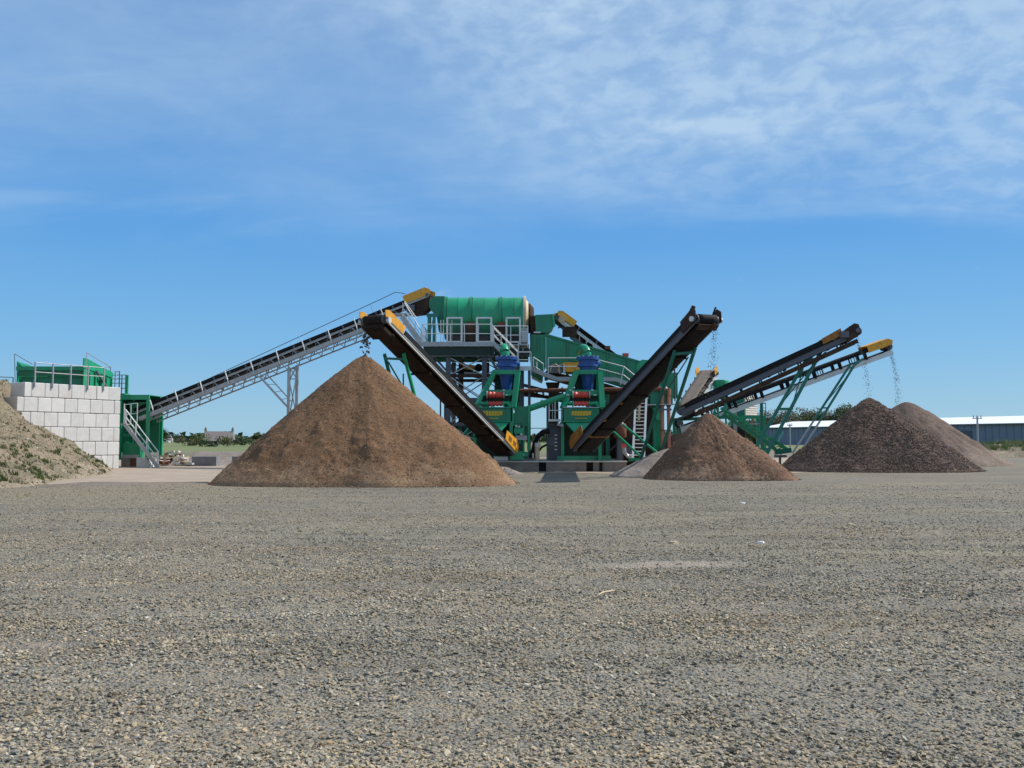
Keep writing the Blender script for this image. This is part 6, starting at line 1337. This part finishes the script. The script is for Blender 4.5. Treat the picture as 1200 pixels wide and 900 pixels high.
# ------------------------------------------------------------------ cabin and frames behind, right
def cabin():
    Y = 68; t = T('control_cabin', 'cream clad cabin on a raised green steel frame behind the right conveyors', 'cabin', (X(880, Y), Y, 0)); z0, z1 = H(487, Y), H(463, Y); x0, x1 = X(868, Y), X(891.5, Y)
    rz = R(48); bd = Vector((math.cos(rz), math.sin(rz), 0)); bn = Vector((bd.y, -bd.x, 0)); c0 = Vector((X(881.5, Y), Y+1.0, 0)); bw_ = 1.75
    t.box('body', c0+Z*(z0+z1)/2, (bw_, .5, z1-z0), CLAD, rz)
    for k in range(9): t.bar('panel_rib', c0+bn*.26-bd*bw_*.5+Z*(z0+(z1-z0)*(k+.5)/9), c0+bn*.26+bd*bw_*.5+Z*(z0+(z1-z0)*(k+.5)/9), .03, .02, CLAD)
    t.box('side_box', (x0-.3, Y+.8, (z0+z1)/2-.05), (1.2, 1.4, z1-z0-.1), TEAL)
    for z in (z0-.12, z0-.95): t.bar('floor_beam', (x0-1.5, Y-.1, z), (X(897, Y), Y-.1, z), .2, .24, GREEN)
    t.bar('pale_strip', (x0+.4, Y-.22, z0-.6), (X(888, Y), Y-.22, z0-.6), .06, .1, GALV)
    for px in (858, 872, 888, 896): t.bar('leg', (X(px, Y), Y, 0), (X(px, Y), Y, z0-.1), .2, .2, GREEN)
    t.bar('leg', (X(862, 64), 64, 0), (X(862, 64), 64, H(466, 64)), .2, .2, GALV)
    t.rail([(x1+.1, Y, z0), (X(898, Y), Y, z0)], TEAL, h=.9, every=.5)
    t.box('under_tank', (X(852, Y), Y+.5, 1.5), (2.4, 2, 2.4), BLACK)
    p = T('mast', 'short green mast with cross arms beside the cream cabin', 'mast', (X(893, 66), 66, z0)); p.bar('mast', (X(893, 66), 66, 0), (X(893, 66), 66, H(472, 66)), .18, .18, TEAL); 
    for z in (472.5, 481.5): p.bar('cross_arm', W(890, z, 66), W(897, z, 66), .1, .07, TEAL)
    tree('bush', 'yellow green bush under the raised cabin beside the reddish pile', 'bush', G(871, 72), 1.9, 1.6, LEAF, 600, .09, 91, None, .2, 8)
    k = T('wash_tank', 'dark green tank with round top behind the rusty vertical pipes', 'tank', (X(800, 63), 63, 0))
    k.mesh('shell', MB().lathe((X(812, 63), 63, .3), [(1.3, 0), (1.3, 2.2), (1.2, 2.3)], Z, 24), DGREEN, smooth=True); k.box('base', (X(812, 63), 63, .15), (3, 2.6, .3), DCONC)
    for px in (790, 842): k.bar('frame_post', (X(px, 62), 62, 0), (X(px, 62), 62, H(492, 62)), .16, .16, GREEN)
    k.bar('frame_beam', W(786, 492, 62), W(850, 489, 62), .18, .2, DGREEN)
    for i in range(4): k.bar('loose_cable', W(797+i*3, 498+i*.6, 60.5), W(799.5+i*3.4, 508-i*1.5, 60.4), .05, .05, GALVL)
cabin()
# ------------------------------------------------------------------ small loose things on the yard
def stones():
    u8 = unit_cyl(7, .7); r = random.Random(2)
    for px, py, s, m, lb in ((789, 636, .09, CREAM, 'pale cream stone lying alone on the gravel below the reddish pile'), (869, 589, .10, CONC3, 'flat white stone on the gravel between the reddish and dark piles'), (995, 615, .09, CREAM, 'light cream stone on the gravel in front of the dark stone pile'),
            (889, 635, .07, WHITE, 'small white chip on the gravel right of the cream stone'), (219, 706, .05, CREAM, 'small tan stone in the left foreground gravel')):
        Y = CAMZ*F/(py-517); x = X(px, Y); v = [tuple(Vector(p)+Vector((r.uniform(-.25, .25), r.uniform(-.25, .25), r.uniform(-.15, .15)))) for p in u8[0]]
        mb = MB(); mb.add((v, u8[1]), Matrix.Translation((x, Y, gh(x, Y)-.01)) @ Matrix.Diagonal((s, s*.7, s*.55, 1))); single('stone', mb, m, lb, 'stone', Vector((x, Y, 0)))
    Y = CAMZ*F/(693-517); pts = [(700, 697.5), (706, 694.5), (713, 693.5), (720, 692.5), (727, 694)]
    mb = MB().path([Vector((X(a, CAMZ*F/(b-517)), CAMZ*F/(b-517), gh(X(a, Y), Y)+.035)) for a, b in pts], [.006, .011, .012, .01, .005], 6); single('twig', mb, CREAM, 'thin pale bent twig lying on the gravel in the middle foreground', 'twig', Vector((X(713, Y), Y, 0)))
stones()
